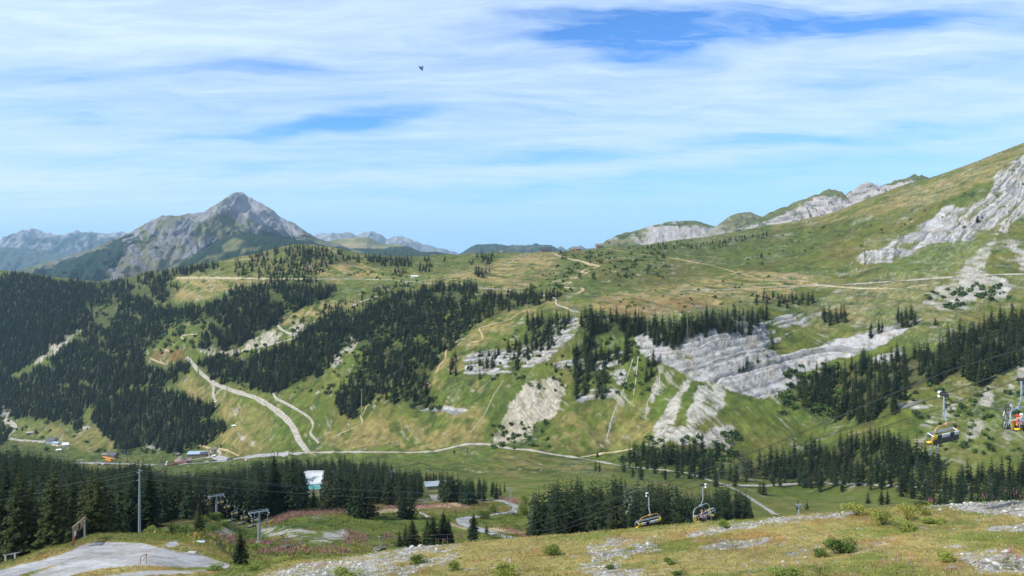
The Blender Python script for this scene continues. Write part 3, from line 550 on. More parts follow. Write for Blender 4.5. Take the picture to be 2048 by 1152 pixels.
# streaky density of the veil
mr = node(n, 'ShaderNodeMapRange'); n.links.new(s_, mr.inputs[0]); mr.inputs['From Min'].default_value = .48; mr.inputs['From Max'].default_value = .82; mr.inputs['To Min'].default_value = .48; mr.inputs['To Max'].default_value = 1.06
fs = node(n, 'ShaderNodeTexNoise', i_Scale=7.0, i_Detail=7.0, i_Roughness=.6, i_Distortion=.4); fm = node(n, 'ShaderNodeMapping'); n.links.new(wa.outputs[0], fm.inputs[0]); fm.inputs['Scale'].default_value = (.8,5.5,1); fm.inputs['Rotation'].default_value = (0,0,math.radians(-6)); n.links.new(fm.outputs[0], fs.inputs['Vector'])
gs = math2('MULTIPLY', gap, math2('ADD', math2('MULTIPLY', fs.outputs['Fac'], 2.3), -.33))
hz = node(n, 'ShaderNodeMapRange', interpolation_type='SMOOTHSTEP'); n.links.new(math2('ADD', sep.outputs['Z'], math2('MULTIPLY', sep.outputs['X'], -.07)), hz.inputs[0]); hz.inputs['From Min'].default_value = .02; hz.inputs['From Max'].default_value = .105; hz.inputs['To Min'].default_value = .22
ff = node(n, 'ShaderNodeTexNoise', i_Scale=16.0, i_Detail=9.0, i_Roughness=.68, i_Distortion=.25); fm2 = node(n, 'ShaderNodeMapping'); n.links.new(wa.outputs[0], fm2.inputs[0]); fm2.inputs['Scale'].default_value = (.42,4.2,1); fm2.inputs['Rotation'].default_value = (0,0,math.radians(5)); n.links.new(fm2.outputs[0], ff.inputs['Vector'])
fib = math2('MULTIPLY', math2('SUBTRACT', ff.outputs['Fac'], .55), .75)
clz = math2('MULTIPLY', math2('ADD', math2('SUBTRACT', mr.outputs[0], gs), fib), hz.outputs[0])
clc = node(n, 'ShaderNodeClamp'); n.links.new(clz, clc.inputs[0]); cl = clc.outputs[0]
tint = node(n, 'ShaderNodeMix', data_type='RGBA', blend_type='MULTIPLY'); tint.inputs['Factor'].default_value = 1.0
n.links.new(sk.outputs[0], tint.inputs['A']); tint.inputs['B'].default_value = (.74,1.36,2.05,1)
low = node(n, 'ShaderNodeMapRange', interpolation_type='SMOOTHSTEP'); n.links.new(sep.outputs['Z'], low.inputs[0]); low.inputs['From Min'].default_value = .16; low.inputs['From Max'].default_value = -.02; low.inputs['To Min'].default_value = 0; low.inputs['To Max'].default_value = .95
lm = node(n, 'ShaderNodeMix', data_type='RGBA'); n.links.new(low.outputs[0], lm.inputs['Factor']); n.links.new(tint.outputs['Result'], lm.inputs['A']); lm.inputs['B'].default_value = (4.3,7.2,11.0,1)
mix = node(n, 'ShaderNodeMix', data_type='RGBA'); n.links.new(cl, mix.inputs['Factor']); n.links.new(lm.outputs['Result'], mix.inputs['A'])
mix.inputs['B'].default_value = (7.5,9.3,11.6,1)
n.links.new(mix.outputs['Result'], bg.inputs['Color']); bg.inputs['Strength'].default_value = .089

sl = bpy.data.lights.new('sun', 'SUN'); sl.energy = 4.9; sl.angle = math.radians(.5); sl.color = (1.0,.95,.87)
so = bpy.data.objects.new('sun', sl); COL.objects.link(so); so.rotation_euler = sdir.to_track_quat('Z', 'Y').to_euler(); so.location = (-300,-100,400)

hm, n2_, b_ = newmat('haze'); n2_.nodes.remove(b_); out = n2_.nodes['Material Output']
pv = node(n2_, 'ShaderNodeVolumePrincipled'); pv.inputs['Color'].default_value = (.50,.75,1,1); pv.inputs['Density'].default_value = HAZE = 2.9e-5; pv.inputs['Anisotropy'].default_value = .0
n2_.links.new(pv.outputs[0], out.inputs['Volume'])
zt = 780.0; zb = -1000.0
bxv = [(x, y, z) for x in (-42000, 42000) for y in (-200, 41500) for z in (zb, zt)]
hme = bpy.data.meshes.new('haze'); hme.from_pydata(bxv, [], [(0,1,3,2),(4,6,7,5),(0,4,5,1),(2,3,7,6),(0,2,6,4),(1,5,7,3)]); 
if NO_HAZE is False:
    hz_o = link('haze', hme, hm); tag(hz_o, 'thin blue mountain air filling the valley', kind='stuff')

cam = bpy.data.cameras.new('camera'); co = bpy.data.objects.new('camera', cam); COL.objects.link(co)
co.location = (0,0,0); co.rotation_euler = (math.radians(90),0,0)
cam.sensor_width = 36; cam.lens = 36*F/2048; cam.shift_y = -(576-HOR)/2048; cam.clip_start = .1; cam.clip_end = 100000
SC.camera = co
SC.view_settings.view_transform = 'Standard'; SC.view_settings.look = 'None'; SC.view_settings.exposure = 0.17; SC.view_settings.gamma = 1
SC.cycles.use_denoising = True; SC.cycles.max_bounces = 5; SC.cycles.diffuse_bounces = 2; SC.cycles.glossy_bounces = 2; SC.cycles.transmission_bounces = 2; SC.cycles.volume_bounces = 1; SC.cycles.transparent_max_bounces = 6
SC.cycles.caustics_reflective = False; SC.cycles.caustics_refractive = False
SC.cycles.sample_clamp_indirect = 4
# ------------------------------------------------------------------ vegetation
FULLBVH = BVH
def foliage_mat(name, c1, c2, attr=False, scale=2.5):
    m, n, b = newmat(name); b.inputs['Roughness'].default_value = .8; b.inputs['Specular IOR Level'].default_value = .12
    g = node(n, 'ShaderNodeNewGeometry'); oi = node(n, 'ShaderNodeObjectInfo')
    nz = node(n, 'ShaderNodeTexNoise', i_Scale=scale, i_Detail=3.0); n.links.new(g.outputs['Position'], nz.inputs['Vector'])
    mr = node(n, 'ShaderNodeMapRange'); n.links.new(nz.outputs['Fac'], mr.inputs[0]); mr.inputs['From Min'].default_value = .32; mr.inputs['From Max'].default_value = .68
    mx = node(n, 'ShaderNodeMix', data_type='RGBA'); n.links.new(mr.outputs[0], mx.inputs['Factor']); mx.inputs['A'].default_value = (*c1, 1); mx.inputs['B'].default_value = (*c2, 1)
    src = mx.outputs['Result']
    hs = node(n, 'ShaderNodeHueSaturation')
    if attr:
        at = node(n, 'ShaderNodeAttribute', attribute_name='col'); m2_ = node(n, 'ShaderNodeMix', data_type='RGBA', blend_type='MULTIPLY'); m2_.inputs['Factor'].default_value = 1
        n.links.new(src, m2_.inputs['A']); n.links.new(at.outputs['Color'], m2_.inputs['B']); n.links.new(m2_.outputs['Result'], hs.inputs['Color'])
    else:
        n.links.new(src, hs.inputs['Color'])
        v = node(n, 'ShaderNodeMapRange'); n.links.new(oi.outputs['Random'], v.inputs[0]); v.inputs['To Min'].default_value = .6; v.inputs['To Max'].default_value = 1.7; n.links.new(v.outputs[0], hs.inputs['Value'])
        h = node(n, 'ShaderNodeMapRange'); n.links.new(oi.outputs['Random'], h.inputs[0]); h.inputs['To Min'].default_value = .53; h.inputs['To Max'].default_value = .455; n.links.new(h.outputs[0], hs.inputs['Hue'])
    n.links.new(hs.outputs[0], b.inputs['Base Color'])
    return m
M_spruce = foliage_mat('spruce_needles', (.004,.010,.004), (.034,.050,.013), scale=.9)
M_forest = foliage_mat('spruce_forest', (.007,.015,.008), (.022,.037,.012), attr=True, scale=.25)
M_bush = foliage_mat('bush_leaves', (.075,.125,.022), (.15,.20,.045), scale=6)
M_willow = foliage_mat('willow_leaves', (.16,.19,.03), (.26,.27,.05), scale=6)
M_bark = flat_mat('bark', (.11,.085,.065), .9, var=.3)
M_dead = flat_mat('dead_wood', (.20,.165,.15), .9, var=.3)
M_scrub = foliage_mat('scrub_leaves', (.75,.75,.75), (1.25,1.25,1.25), attr=True, scale=1)
def tube_arrays(pts, rads, k=6):
    V = []; Fq = []
    for i, (p, r) in enumerate(zip(pts, rads)):
        p = Vector(p)
        d = (Vector(pts[min(i+1, len(pts)-1)])-Vector(pts[max(i-1, 0)])).normalized()
        a = d.cross(Vector((0,0,1))) if abs(d.z) < .95 else d.cross(Vector((1,0,0)))
        a.normalize(); b = d.cross(a)
        for j in range(k):
            t = 2*math.pi*j/k; V.append(tuple(p+(a*math.cos(t)+b*math.sin(t))*r))
    for i in range(len(pts)-1):
        for j in range(k):
            Fq.append((i*k+j, i*k+(j+1) % k, (i+1)*k+(j+1) % k, (i+1)*k+j))
    return V, Fq
def spruce_arrays(seed, levels, boughs, segs, R=.15, dead=False):
    "needle sprays of a unit-height spruce, as loose triangles"
    r = np.random.RandomState(seed); T = []
    ph0 = r.rand()*6
    asym = r.rand(4)*6
    for L in range(levels):
        t = (L+.5)/levels; h = .05+.94*t**.93
        rad = R*((1-t)**.78)*(1-.25*(t < .12))+.004
        nb = max(3, int(boughs*(.45+.55*(1-t))+.5))
        for k in range(nb):
            a = ph0+L*2.4+k*2*math.pi/nb+r.randn()*.22
            lr = rad*(.72+.5*r.rand())*(1+.10*math.sin(a*2+asym[0])+.08*math.sin(a*3+asym[1]+h*9))
            if dead and r.rand() < .35: lr *= .5
            hh = h+r.randn()*.35/levels
            up = (.25*t-.02)*lr; droop = (.36+.25*r.rand())*lr*(1.15-t)
            dx, dy = math.cos(a), math.sin(a)
            for s in range(segs):
                f0 = s/segs; f1 = (s+1)/segs
                p0 = np.array([dx*lr*f0, dy*lr*f0, hh+up*f0-droop*f0*f0])
                p1 = np.array([dx*lr*f1*1.04, dy*lr*f1*1.04, hh+up*f1-droop*f1*f1])
                wd = lr*(.40 if not dead else .08)*(1.1-f0*.75)*(.8+.5*r.rand())/ (1 if segs > 1 else .8)
                side = np.array([-dy, dx, 0])
                dz = np.array([0, 0, -wd*(.45+.5*r.rand())])
                T.append((p0, p1, p0*.35+p1*.65+side*wd+dz)); T.append((p0, p1, p0*.35+p1*.65-side*wd+dz*.9))
                if segs > 1 and not dead:
                    q_ = p0*.5+p1*.5; T.append((q_-side*wd*.35, q_+side*wd*.35, q_+np.array([dx*wd*.2, dy*wd*.2, -wd*(.8+.7*r.rand())])))
                if segs == 1:
                    T.append((p0*.3+p1*.7+side*wd*.6, p0*.3+p1*.7-side*wd*.6, p1+np.array([0,0,-wd*1.2])))
    T.append((np.array([-.004,0,.96]), np.array([.004,0,.96]), np.array([0,0,1.0]))); T.append((np.array([0,-.004,.96]), np.array([0,.004,.96]), np.array([0,0,1.0])))
    return np.array(T)       # (n,3,3)
def tri_mesh(name, T, mat, cols=None):
    V = T.reshape(-1, 3); f = np.arange(len(V)).reshape(-1, 3)
    me = np_mesh(name, V, f, cols); me.materials.append(mat); return me
def trunk_mesh(name, mat, r=.011, lean=0):
    V, Q = tube_arrays([(0,0,-.03),(0,0,.3),(0,0,.7),(0,0,.97)], [r*1.25, r, r*.55, r*.12], 7)
    me = np_mesh(name, np.array(V), np.array(Q)); me.materials.append(mat); return me
CROWNS = [tri_mesh('crown', spruce_arrays(10+i, 30, 11, 3, R=.150+.014*(i % 4)), M_spruce) for i in range(6)]
SMALLC = [tri_mesh('crown', spruce_arrays(40+i, 17, 8, 2, R=.150+.014*(i % 3)), M_spruce) for i in range(5)]
TRUNK = trunk_mesh('trunk', M_bark); DTRUNK = trunk_mesh('trunk', M_dead)
DCROWN = [tri_mesh('branches', spruce_arrays(70+i, 26, 8, 3, R=.10, dead=True), M_dead) for i in range(2)]
FARP = [spruce_arrays(90+i, 11, 6, 1, R=.15+.02*(i % 3)) for i in range(6)]
MIDP = [spruce_arrays(120+i, 15, 7, 2, R=.15+.015*(i % 3)) for i in range(4)]

TREES = []   # x,y,z,h,zone,dead,label,fixed
def add_tree(p, h, zone, dead=False, label=None, wid=1.0):
    TREES.append(dict(p=Vector(p), h=h, zone=zone, dead=dead, label=label, wid=wid))
# -- near and middle woods, laid out in plan: (px, Y) areas with the line their tops reach
def pois(n_try, pxr, Yr, ok, gap, topline, hr, zone, seed):
    r = np.random.RandomState(seed); pts = []; cell = {}
    for _ in range(n_try):
        Y = math.sqrt(r.uniform(Yr[0]**2, Yr[1]**2)); px = r.uniform(*pxr)
        if not ok(px, Y): continue
        x = (px-1024)/F*Y; g = gap*(.8+.5*r.rand()); key = (int(x//8), int(Y//8)); bad = False
        for i in (-1,0,1):
            for j in (-1,0,1):
                for (a, b) in cell.get((key[0]+i, key[1]+j), ()):
                    if (a-x)**2+(b-Y)**2 < g*g: bad = True; break
        if bad: continue
        z = gz(x, Y)
        if z is None: continue
        h = r.uniform(*hr)
        top = np.interp(px, *zip(*topline))+r.uniform(-4, 16)
        cap = (HOR-top)/F*Y-z
        if cap < 7: continue
        h = min(h, cap)
        if zone == 'centre clump': h = min(r.uniform(15, 31), cap)
        cell.setdefault(key, []).append((x, Y)); add_tree((x, Y, z), h, zone, dead=(r.rand() < .02 and Y > 270), wid=r.uniform(1.05, 1.4))
TL = [(-200,880),(0,884),(60,888),(110,902),(150,915),(185,932),(215,928),(250,918),(280,912),(310,928),(345,942),(380,940),(420,934),(480,928),(505,920),(525,912),(545,896),(560,908),(600,908),(625,912),(650,906),(690,908),(720,915),(760,917),(800,930),(830,938),(1000,945)]
def ok_left(px, Y):
    if px > 250 and px < 300: return Y > 225
    if px < 262: return Y > (138 if px < 120 else 140+ (px-120)*.12) and not (225 < px < 262 and Y < 175)
    if px < 300: return Y > 215
    if px < 380: return Y > 262
    if px < 520: return Y > 300
    if px < 606: return 308 < Y < 470
    return False
pois(26000, (-130, 612), (138, 600), ok_left, 5.6, TL, (17, 27), 'left wood', 5)
TL2 = [(540,908),(600,908),(690,908),(760,915),(800,930),(830,935),(900,942),(1020,965)]
def ok_c(px, Y):
    if 606 < px < 648: return 620 < Y < 720
    if px < 600: return 640 < Y < 760
    if px < 700: return 330 < Y < 700 and not (px < 660 and Y < 350)
    if px < 770: return 400 < Y < 660
    if px < 830: return 395 < Y < 600
    if px < 880: return 450 < Y < 600 and not (840 < px and Y < 540)
    return 430 < Y < 520 and px < 1010
pois(9000, (530, 1015), (325, 760), ok_c, 6.0, TL2, (14, 22), 'middle wood', 6)
TL3 = [(1060,985),(1075,972),(1100,962),(1115,952),(1150,950),(1190,955),(1220,948),(1245,945),(1262,958),(1300,955),(1340,955),(1370,978),(1400,975),(1430,968),(1460,965),(1490,978),(1515,1000)]
def ok_r(px, Y):
    if px < 1238: return 205 < Y < 340
    if px < 1268: return 350 < Y < 420
    if px < 1400: return 235+(px-1268)*.2 < Y < 400
    return 290 < Y < 400 and px < 1500
pois(7000, (1066, 1502), (200, 420), ok_r, 6.3, TL3, (15, 25), 'centre clump', 8)
for px, Y, h in ((1268,330,21),(1277,326,22),(1287,333,21),(1296,325,19),(1253,345,18)):
    add_tree(on_ground(px, Y), h, 'dead', dead=True)
# -- trees singled out in the photograph: pixel of the foot, height in pixels
SINGLE = [
 (480,1129,73,'lone small spruce at the right end of the gravel lot',90,1.45),(397,1064,60,'dark spruce left of the shadowed hollow between lot and chairlift',120,1.2),
 (342,1072,30,'small young spruce just behind the crest of the gravel lot',120,1.1),(272,1040,50,'bright young spruce at the foot of the utility pole',130,1.2),(627,1016,46,'small spruce standing alone in front of the white pool liner',150,1.0),
 (703,1031,74,None,150,1.1),(718,1036,78,None,150,1.1),(733,1037,86,None,150,1.1),(744,1033,70,None,150,1.1),(711,1024,72,None,150,1.1),(727,1028,80,None,150,1.1),
 (801,1035,60,None,150,1.1),(811,1038,72,None,150,1.1),(822,1037,68,None,150,1.1),
 (886,1004,66,None,150,1.1),(895,1005,70,None,150,1.1),(905,1004,66,None,150,1.1),(916,1004,60,None,150,1.1),(926,1009,60,None,150,1.1),(937,1011,66,None,150,1.1),(946,1008,54,None,150,1.1),
 (799,1097,40,'small spruce at the left of the three beside the stony crest',150,1.3),(811,1095,50,'middle spruce of the three beside the stony crest',150,1.2),(825,1096,62,'tallest spruce of the three beside the stony crest',150,1.3),
 (855,1092,58,'left spruce of the group of four behind the stony crest',150,1.2),(866,1093,64,'pale stemmed spruce of the group of four behind the stony crest',150,1.3),(887,1090,70,'tallest pointed spruce of the group of four behind the stony crest',150,1.2),(897,1090,56,'right spruce of the group of four behind the stony crest',150,1.2),
 (947,1081,58,'pointed spruce beside the bend of the gravel road',150,1.3),(973,1078,34,'small spruce right of the bend of the gravel road',150,1.2),
 (1527,990,33,'left spruce of the close pair on the right meadow',200,1.2),(1520,987,26,'shorter spruce of the close pair on the right meadow',200,1.2),(1684,983,20,'small spruce beside the branch track on the right meadow',200,1.4),
 (1596,1020,22,'small spruce behind the lift mast head on the right meadow',200,1.3),(1614,1019,19,'tiny lone spruce in the open right meadow',200,1.2),(1432,974,24,'spruce pair beside the valley road junction',200,1.4),
 (1736,1008,28,'spruce behind the yellow green willow on the crest',200,1.1),(1763,1010,36,'left spruce of the pair behind the crest bushes',200,1.1),(1775,1008,32,'right spruce of the pair behind the crest bushes',200,1.1),
 (442,895,10,'tiny lone spruce above the valley huts',600,1.2),(908,906,9,'tiny lone spruce just below the pale valley road',600,1.3),(935,903,8,'smallest lone spruce right below the pale valley road',600,1.3),
 (1195,914,14,'lone spruce between the valley road and its grass track',600,1.3),(72,867,14,'lone spruce beside the small grey barn at far left',900,1.4),(45,861,10,'small round spruce in the far left pasture',900,1.4),
 (1523,515,12,'lone dark spruce high on the brown slope',900,1.3),(1297,535,11,'lone spruce on the slope below the pass',900,1.3),(1144,583,9,'round spruce beside the sandy bike track',900,1.6),(1121,507,10,'round spruce on the skyline by the bike track start',900,1.6),
 (1871,650,18,'lone spruce pair above the right hand wood',500,1.3),(1955,445,18,'dark spruce at the top edge of the pale rock slabs',800,1.3),(1964,437,10,'small spruce high on the pale rock slabs',800,1.3),
 (1952,790,0,None,300,1)]
for px, py, hp, lab, ym, wd in SINGLE:
    if hp == 0: continue
    p = ray(px, py, ym)
    if p is None: continue
    h = hp/F*p.y; zone = None if lab else ('clump A' if px < 760 else 'clump B' if px < 850 else 'clump C')
    add_tree(p, h, zone, label=lab, wid=wd*1.35)
# -- far woods: areas on the slopes
_cell = {}
def far_trees(poly, dens, hr, zone, r):
    xs = [p[0] for p in poly]; ys = [p[1] for p in poly]; area = (max(xs)-min(xs))*(max(ys)-min(ys))
    p0 = ray(sum(xs)/len(xs), sum(ys)/len(ys), 250); hp0 = 20*F/(p0.y if p0 else 1500)
    ntry = int(area/(hp0*hp0*.085)*3*dens)+6
    X = r.uniform(min(xs), max(xs), ntry); Y = r.uniform(min(ys), max(ys), ntry); ok = inpoly(poly, X+fbm(X/17, Y/13, 3, 421)*16, Y+fbm(X/19+5, Y/11, 3, 431)*9)
    for c in CLR: ok &= ~inpoly(c, X, Y)
    lim = fbm(X/14, Y/10, 3, 401); lim2 = fbm((X+Y*.8)/46, (Y-X*.5)/17, 4, 411)
    for x, y, l, l2 in zip(X[ok], Y[ok], lim[ok], lim2[ok]):
        if l*.5+.5 > dens+.18 and dens < .9: continue
        if .9 <= dens < .985 and l2 > .30: continue
        q_ = ray(x, y, 250)
        if q_ is None or q_.y > 2600: continue
        h = r.uniform(*hr)*(1+.12*l)*(1 if r.rand() > .15 else .62); hp = h*F/q_.y
        b = ray(x, y+hp*.42, 250)
        if b is None or b.y > q_.y+5 or b.y > 2600: continue
        X2 = x; Y2 = y+hp*.42; key = (int(X2//8), int(Y2//8)); g = hp*(.20 if dens > .9 else .29); bad = False
        rr = 2 if g > 8 else 1
        for i in range(-rr, rr+1):
            for j in range(-rr, rr+1):
                for (a, c_) in _cell.get((key[0]+i, key[1]+j), ()):
                    if (a-X2)**2+((c_-Y2)*1.35)**2 < g*g: bad = True; break
        if bad: continue
        _cell.setdefault(key, []).append((X2, Y2))
        add_tree(b, h, zone, dead=r.rand() < .018, wid=r.uniform(.95, 1.3))
_r = np.random.RandomState(99)
for a in FARW: far_trees(*a, _r)
# -- which 300 show largest: paint them front to back
vis = np.zeros((576, 1024), bool)
order = sorted(range(len(TREES)), key=lambda i: TREES[i]['p'].y)
for i in order:
    t = TREES[i]; p = t['p']; cx = (p.x/p.y*F+1024)/2; yb = (HOR-p.z/p.y*F)/2; yt = (HOR-(p.z+t['h'])/p.y*F)/2; hw = t['h']*.13*t['wid']*F/p.y/2
    t['vis'] = 0
    if cx < -hw or cx > 1024+hw or yt > 576: continue
    tip = Vector((p.x, p.y, p.z+t['h']*.75)); d = tip.length; hit = BVH.ray_cast(Vector((0,0,0))+tip.normalized()*20, tip.normalized(), d-22)
    if hit[0] is not None: continue
    y0 = max(0, int(yt)); y1 = min(576, int(math.ceil(yb)))
    c = 0
    for y in range(y0, y1):
        w_ = hw*min(1, (y-yt)/max(1, yb-yt)*1.15+.05); a = max(0, int(cx-w_+.5)); b = min(1024, int(cx+w_+.5)+1)
        row = vis[y, a:b]; c += (~row).sum(); row[:] = True
    t['vis'] = int(c)
rank = sorted(range(len(TREES)), key=lambda i: -(TREES[i]['vis']+(10000 if TREES[i]['label'] else 0)))
live = [i for i in rank if not TREES[i]['dead']][:300]
deadl = [i for i in rank if TREES[i]['dead'] and TREES[i]['vis'] > 12][:30]
LAB = {'left wood': ('tall dark spruce crowded in the near wood left of the utility pole and lift', 'spruces of the near wood at lower left'),
 'left wood 2': ('tall dark spruce in the near wood right of the utility pole, behind the small chairlift', 'spruces of the near wood behind the chairlift'),
 'middle wood': ('dark spruce in the belt of wood right of the white pool liner', 'spruces of the belt in the middle distance'),
 'clump A': ('dark spruce of the round clump on the meadow behind the pink fireweed', 'spruces of the round clump'),'clump B': ('spruce of the small clump with a dead tree left of the gravel road', 'spruces of the small clump'),
 'clump C': ('spruce of the two tight clumps beside the sandy path', 'spruces of the two tight clumps'),'centre clump': ('tall spruce of the large stand behind the chairs, right of the gravel road', 'spruces of the large centre stand'),
 'upper right': ('spruce of the steep wood above the near chair at right', 'spruces of the upper right wood'),'lower right': ('spruce of the wood directly above the valley road at right', 'spruces of the lower right wood'),
 'cliff': ('dark spruce clinging to the grey limestone cliff', 'spruces on the cliff'),'hill': ('distant spruce of the forest on the left hill', 'spruces of the left hill forest'),'lower': ('spruce of the block of forest above the valley huts', 'spruces above the huts'),
 'mid': ('spruce of the diagonal wood on the middle slope', 'spruces of the middle slope'),'top': ('small spruce on the grassy hilltop below the peak', 'spruces on the hilltop'),'right top': ('spruce of the little groups on the grassy right slope', 'spruces of the right slope groups'),'pass ridge': ('small spruce on the ridge right of the pass', 'spruces on the pass ridge')}
DLAB = {'dead': 'bare grey brown dead spruce in the centre stand behind the chairs', 'left wood': 'bare dead spruce inside the near wood at lower left', 'middle wood': 'bare dead spruce in the belt right of the white pool liner', 'centre clump': 'thin bare dead spruce among the living trees of the centre stand',
 'upper right': 'bare dead spruce in the steep wood above the near chair', 'lower right': 'bare dead spruce in the wood above the valley road at right'}
for k, i in enumerate(live+deadl):
    t = TREES[i]; dead = t['dead']
    o = empty('dead_spruce' if dead else 'spruce_tree', t['p']-Vector((0,0,.15)), random.uniform(0, 6.28)); w_ = t['h']*t['wid']
    o.scale = (w_, w_, t['h'])
    big = t['h']*F/t['p'].y > 55
    if dead:
        link('branches', DCROWN[k % 2], None, o); link('trunk', DTRUNK, None, o)
        z = t['zone']; tag(o, DLAB.get(z, 'bare dead spruce on the far wooded slopes'), 'dead tree', 'dead spruces, '+(z if z in DLAB else 'far'))
    else:
        link('crown', (CROWNS if big else SMALLC)[k % 5], None, o); link('trunk', TRUNK, None, o)
        z = t['zone']
        if z == 'left wood' and t['p'].x/t['p'].y*F+1024 > 281: z = 'left wood 2'
        if t['label']: tag(o, t['label'], 'spruce')
        else: tag(o, LAB[z][0], 'spruce', LAB[z][1])
    t['done'] = True
# the rest of the forest as one mesh
def merge(plist, protos, cols):
    out = []; oc = []
    for (p, w_, h, rz, pi), c in zip(plist, cols):
        T = protos[pi % len(protos)].reshape(-1, 3); ca, sa = math.cos(rz), math.sin(rz)
        out.append(np.stack([(T[:,0]*ca-T[:,1]*sa)*w_+p[0], (T[:,0]*sa+T[:,1]*ca)*w_+p[1], T[:,2]*h+p[2]], 1)); oc.append(np.repeat(np.array(c)[None], len(T), 0))
    V = np.concatenate(out); return V, np.arange(len(V)).reshape(-1, 3), np.concatenate(oc)
rest = [t for t in TREES if not t.get('done')]
nearr = [t for t in rest if t['p'].y < 900]; farr = [t for t in rest if t['p'].y >= 900]
parts = []
for lst, pr in ((nearr, MIDP), (farr, FARP)):
    pl = [((t['p'].x, t['p'].y, t['p'].z-.3), t['h']*t['wid'], t['h'], random.uniform(0, 6.28), random.randrange(9)) for t in lst]
    cs = []
    for t in lst:
        v = random.uniform(.6, 1.55); cs.append((4.6*v, 3.4*v, 5.5*v) if t['dead'] else (v*random.uniform(.8,1.4), v, v*random.uniform(.8,1.2)))
    parts.append(merge(pl, pr, cs))
V = np.concatenate([parts[0][0], parts[1][0]]); Ff = np.arange(len(V)).reshape(-1, 3); Cc = np.concatenate([parts[0][2], parts[1][2]])
fo = link('forest', np_mesh('forest', V, Ff, Cc), M_forest); tag(fo, 'dark spruce forest covering the far slopes', kind='stuff')
print('TREES', len(TREES), 'rest', len(rest), 'tris', len(Ff))

# ---- shrubs
def bush_arrays(seed, nl, up=1.0, leaf=.07, lobes=6, spread=1.0):
    r = np.random.RandomState(seed); T = []
    L = [(r.uniform(-.33,.33)*spread, r.uniform(-.33,.33)*spread, r.uniform(.2,.55)*up, r.uniform(.16,.30)) for _ in range(lobes)]
    for i in range(nl):
        x, y, z, s = L[r.randint(lobes)]; d = r.randn(3); d /= np.linalg.norm(d); k = s*r.uniform(.55, 1.12)
        c = np.array([x+d[0]*k, y+d[1]*k, max(.01, z+d[2]*k*.95)]); 
        a = r.randn(3); a /= np.linalg.norm(a); b = np.cross(a, r.randn(3)); b /= np.linalg.norm(b)
        s2 = leaf*r.uniform(.6,1.4); T.append((c-a*s2*.5, c+a*s2*.5, c+b*s2)); 
    return np.array(T)
def stems_mesh(seed, mat, n=6):
    r = np.random.RandomState(seed); VV = []; FF = []
    for i in range(n):
        a = r.rand()*6.28; x, y = math.cos(a)*.3, math.sin(a)*.3
        v, f = tube_arrays([(0,0,-.03),(x*.5,y*.5,.28),(x,y,.55)], [.018,.012,.005], 4); o_ = len(VV); VV += v; FF += [tuple(j+o_ for j in q_) for q_ in f]
    me = np_mesh('stems', np.array(VV), np.array(FF)); me.materials.append(mat); return me
STEMS = stems_mesh(1, M_bark)
BUSH = [tri_mesh('foliage', bush_arrays(200+i, 1500, leaf=.055), M_bush) for i in range(4)]
WILL = [tri_mesh('foliage', bush_arrays(220+i, 900, leaf=.05, up=1.25, lobes=9), M_willow) for i in range(2)]
SCR = [bush_arrays(240+i, 46, leaf=.30) for i in range(4)]
def bush(px, py, wp, hp, lab, ymin=20, kind=0, cat='bush', group=None, name='leafy_bush'):
    p = ray(px, py, ymin)
    if p is None: return
    o = empty(name, p, random.uniform(0, 6.28)); s = wp/F*p.y*.88; o.scale = (s, s, hp/F*p.y*1.0)
    link('foliage', random.choice(WILL if kind else BUSH), None, o); link('stems', STEMS, None, o); tag(o, lab, cat, group)
for a in [(835,1127,44,24,'bright green bush among the pale stones left of centre'),(1105,1111,46,30,'round green bush on the turf below the centre stand'),(1343,1128,34,18,'low bush beside the widest stony patch'),
 (1684,1104,66,42,'dense dark green bush, biggest in the right foreground'),(1640,1114,36,24,'light green bush left against the biggest dark bush'),(1885,1122,50,32,'leafy yellow green bush at lower right'),
 (906,1142,30,24,'brownish thin bush at the bottom edge'),(1010,1153,60,36,'dark green bush cut by the bottom edge'),(700,1153,70,24,'low green bush at the bottom left of centre'),
 (1450,1056,30,20,'small fresh green bush just under the crest'),(1565,1153,80,26,'wide low green plants at the bottom edge'),(1800,1060,60,26,'spreading bush under the grey willow'),
 (505,1140,44,20,'leafy bush right of the lone small spruce'),(430,1141,40,16,'low bush along the near edge of the gravel lot'),(560,1124,44,14,'low green bush at the left end of the stony crest'),
 (1868,1045,50,16,'low green mat of leaves near the right crest'),(1358,1150,30,14,'small green tuft bush at the bottom centre'),(1220,1138,26,12,'flat small bush on the stony turf')]:
    bush(*a)
for a in [(1712,1030,66,30,'yellow green willow bush on the crest of the foreground'),(1765,1050,60,40,'tall loose willow bush with pale leaves on the crest'),(1815,1040,50,42,'grey green willow bush with upright shoots on the crest'),(1845,1030,34,30,'small willow shoots right of the grey green willow')]:
    bush(*a, kind=1, name='willow_bush')
MB_ = [(300,1022,44,26),(325,1042,44,34),(362,1036,40,30),(350,1062,34,16),(405,1048,30,22),(430,1040,34,22),(450,1052,30,16),(300,1062,26,12),(375,1066,36,20),(270,1012,30,22),(420,1062,34,14),(548,1095,30,12),(520,1100,46,16),(475,1100,40,14)]
for i, (px, py, w_, h_) in enumerate(MB_): bush(px, py, w_, h_, 'green alder bush in the hollow between gravel lot and small chairlift', 118, cat='bush', group='alder bushes in the hollow')
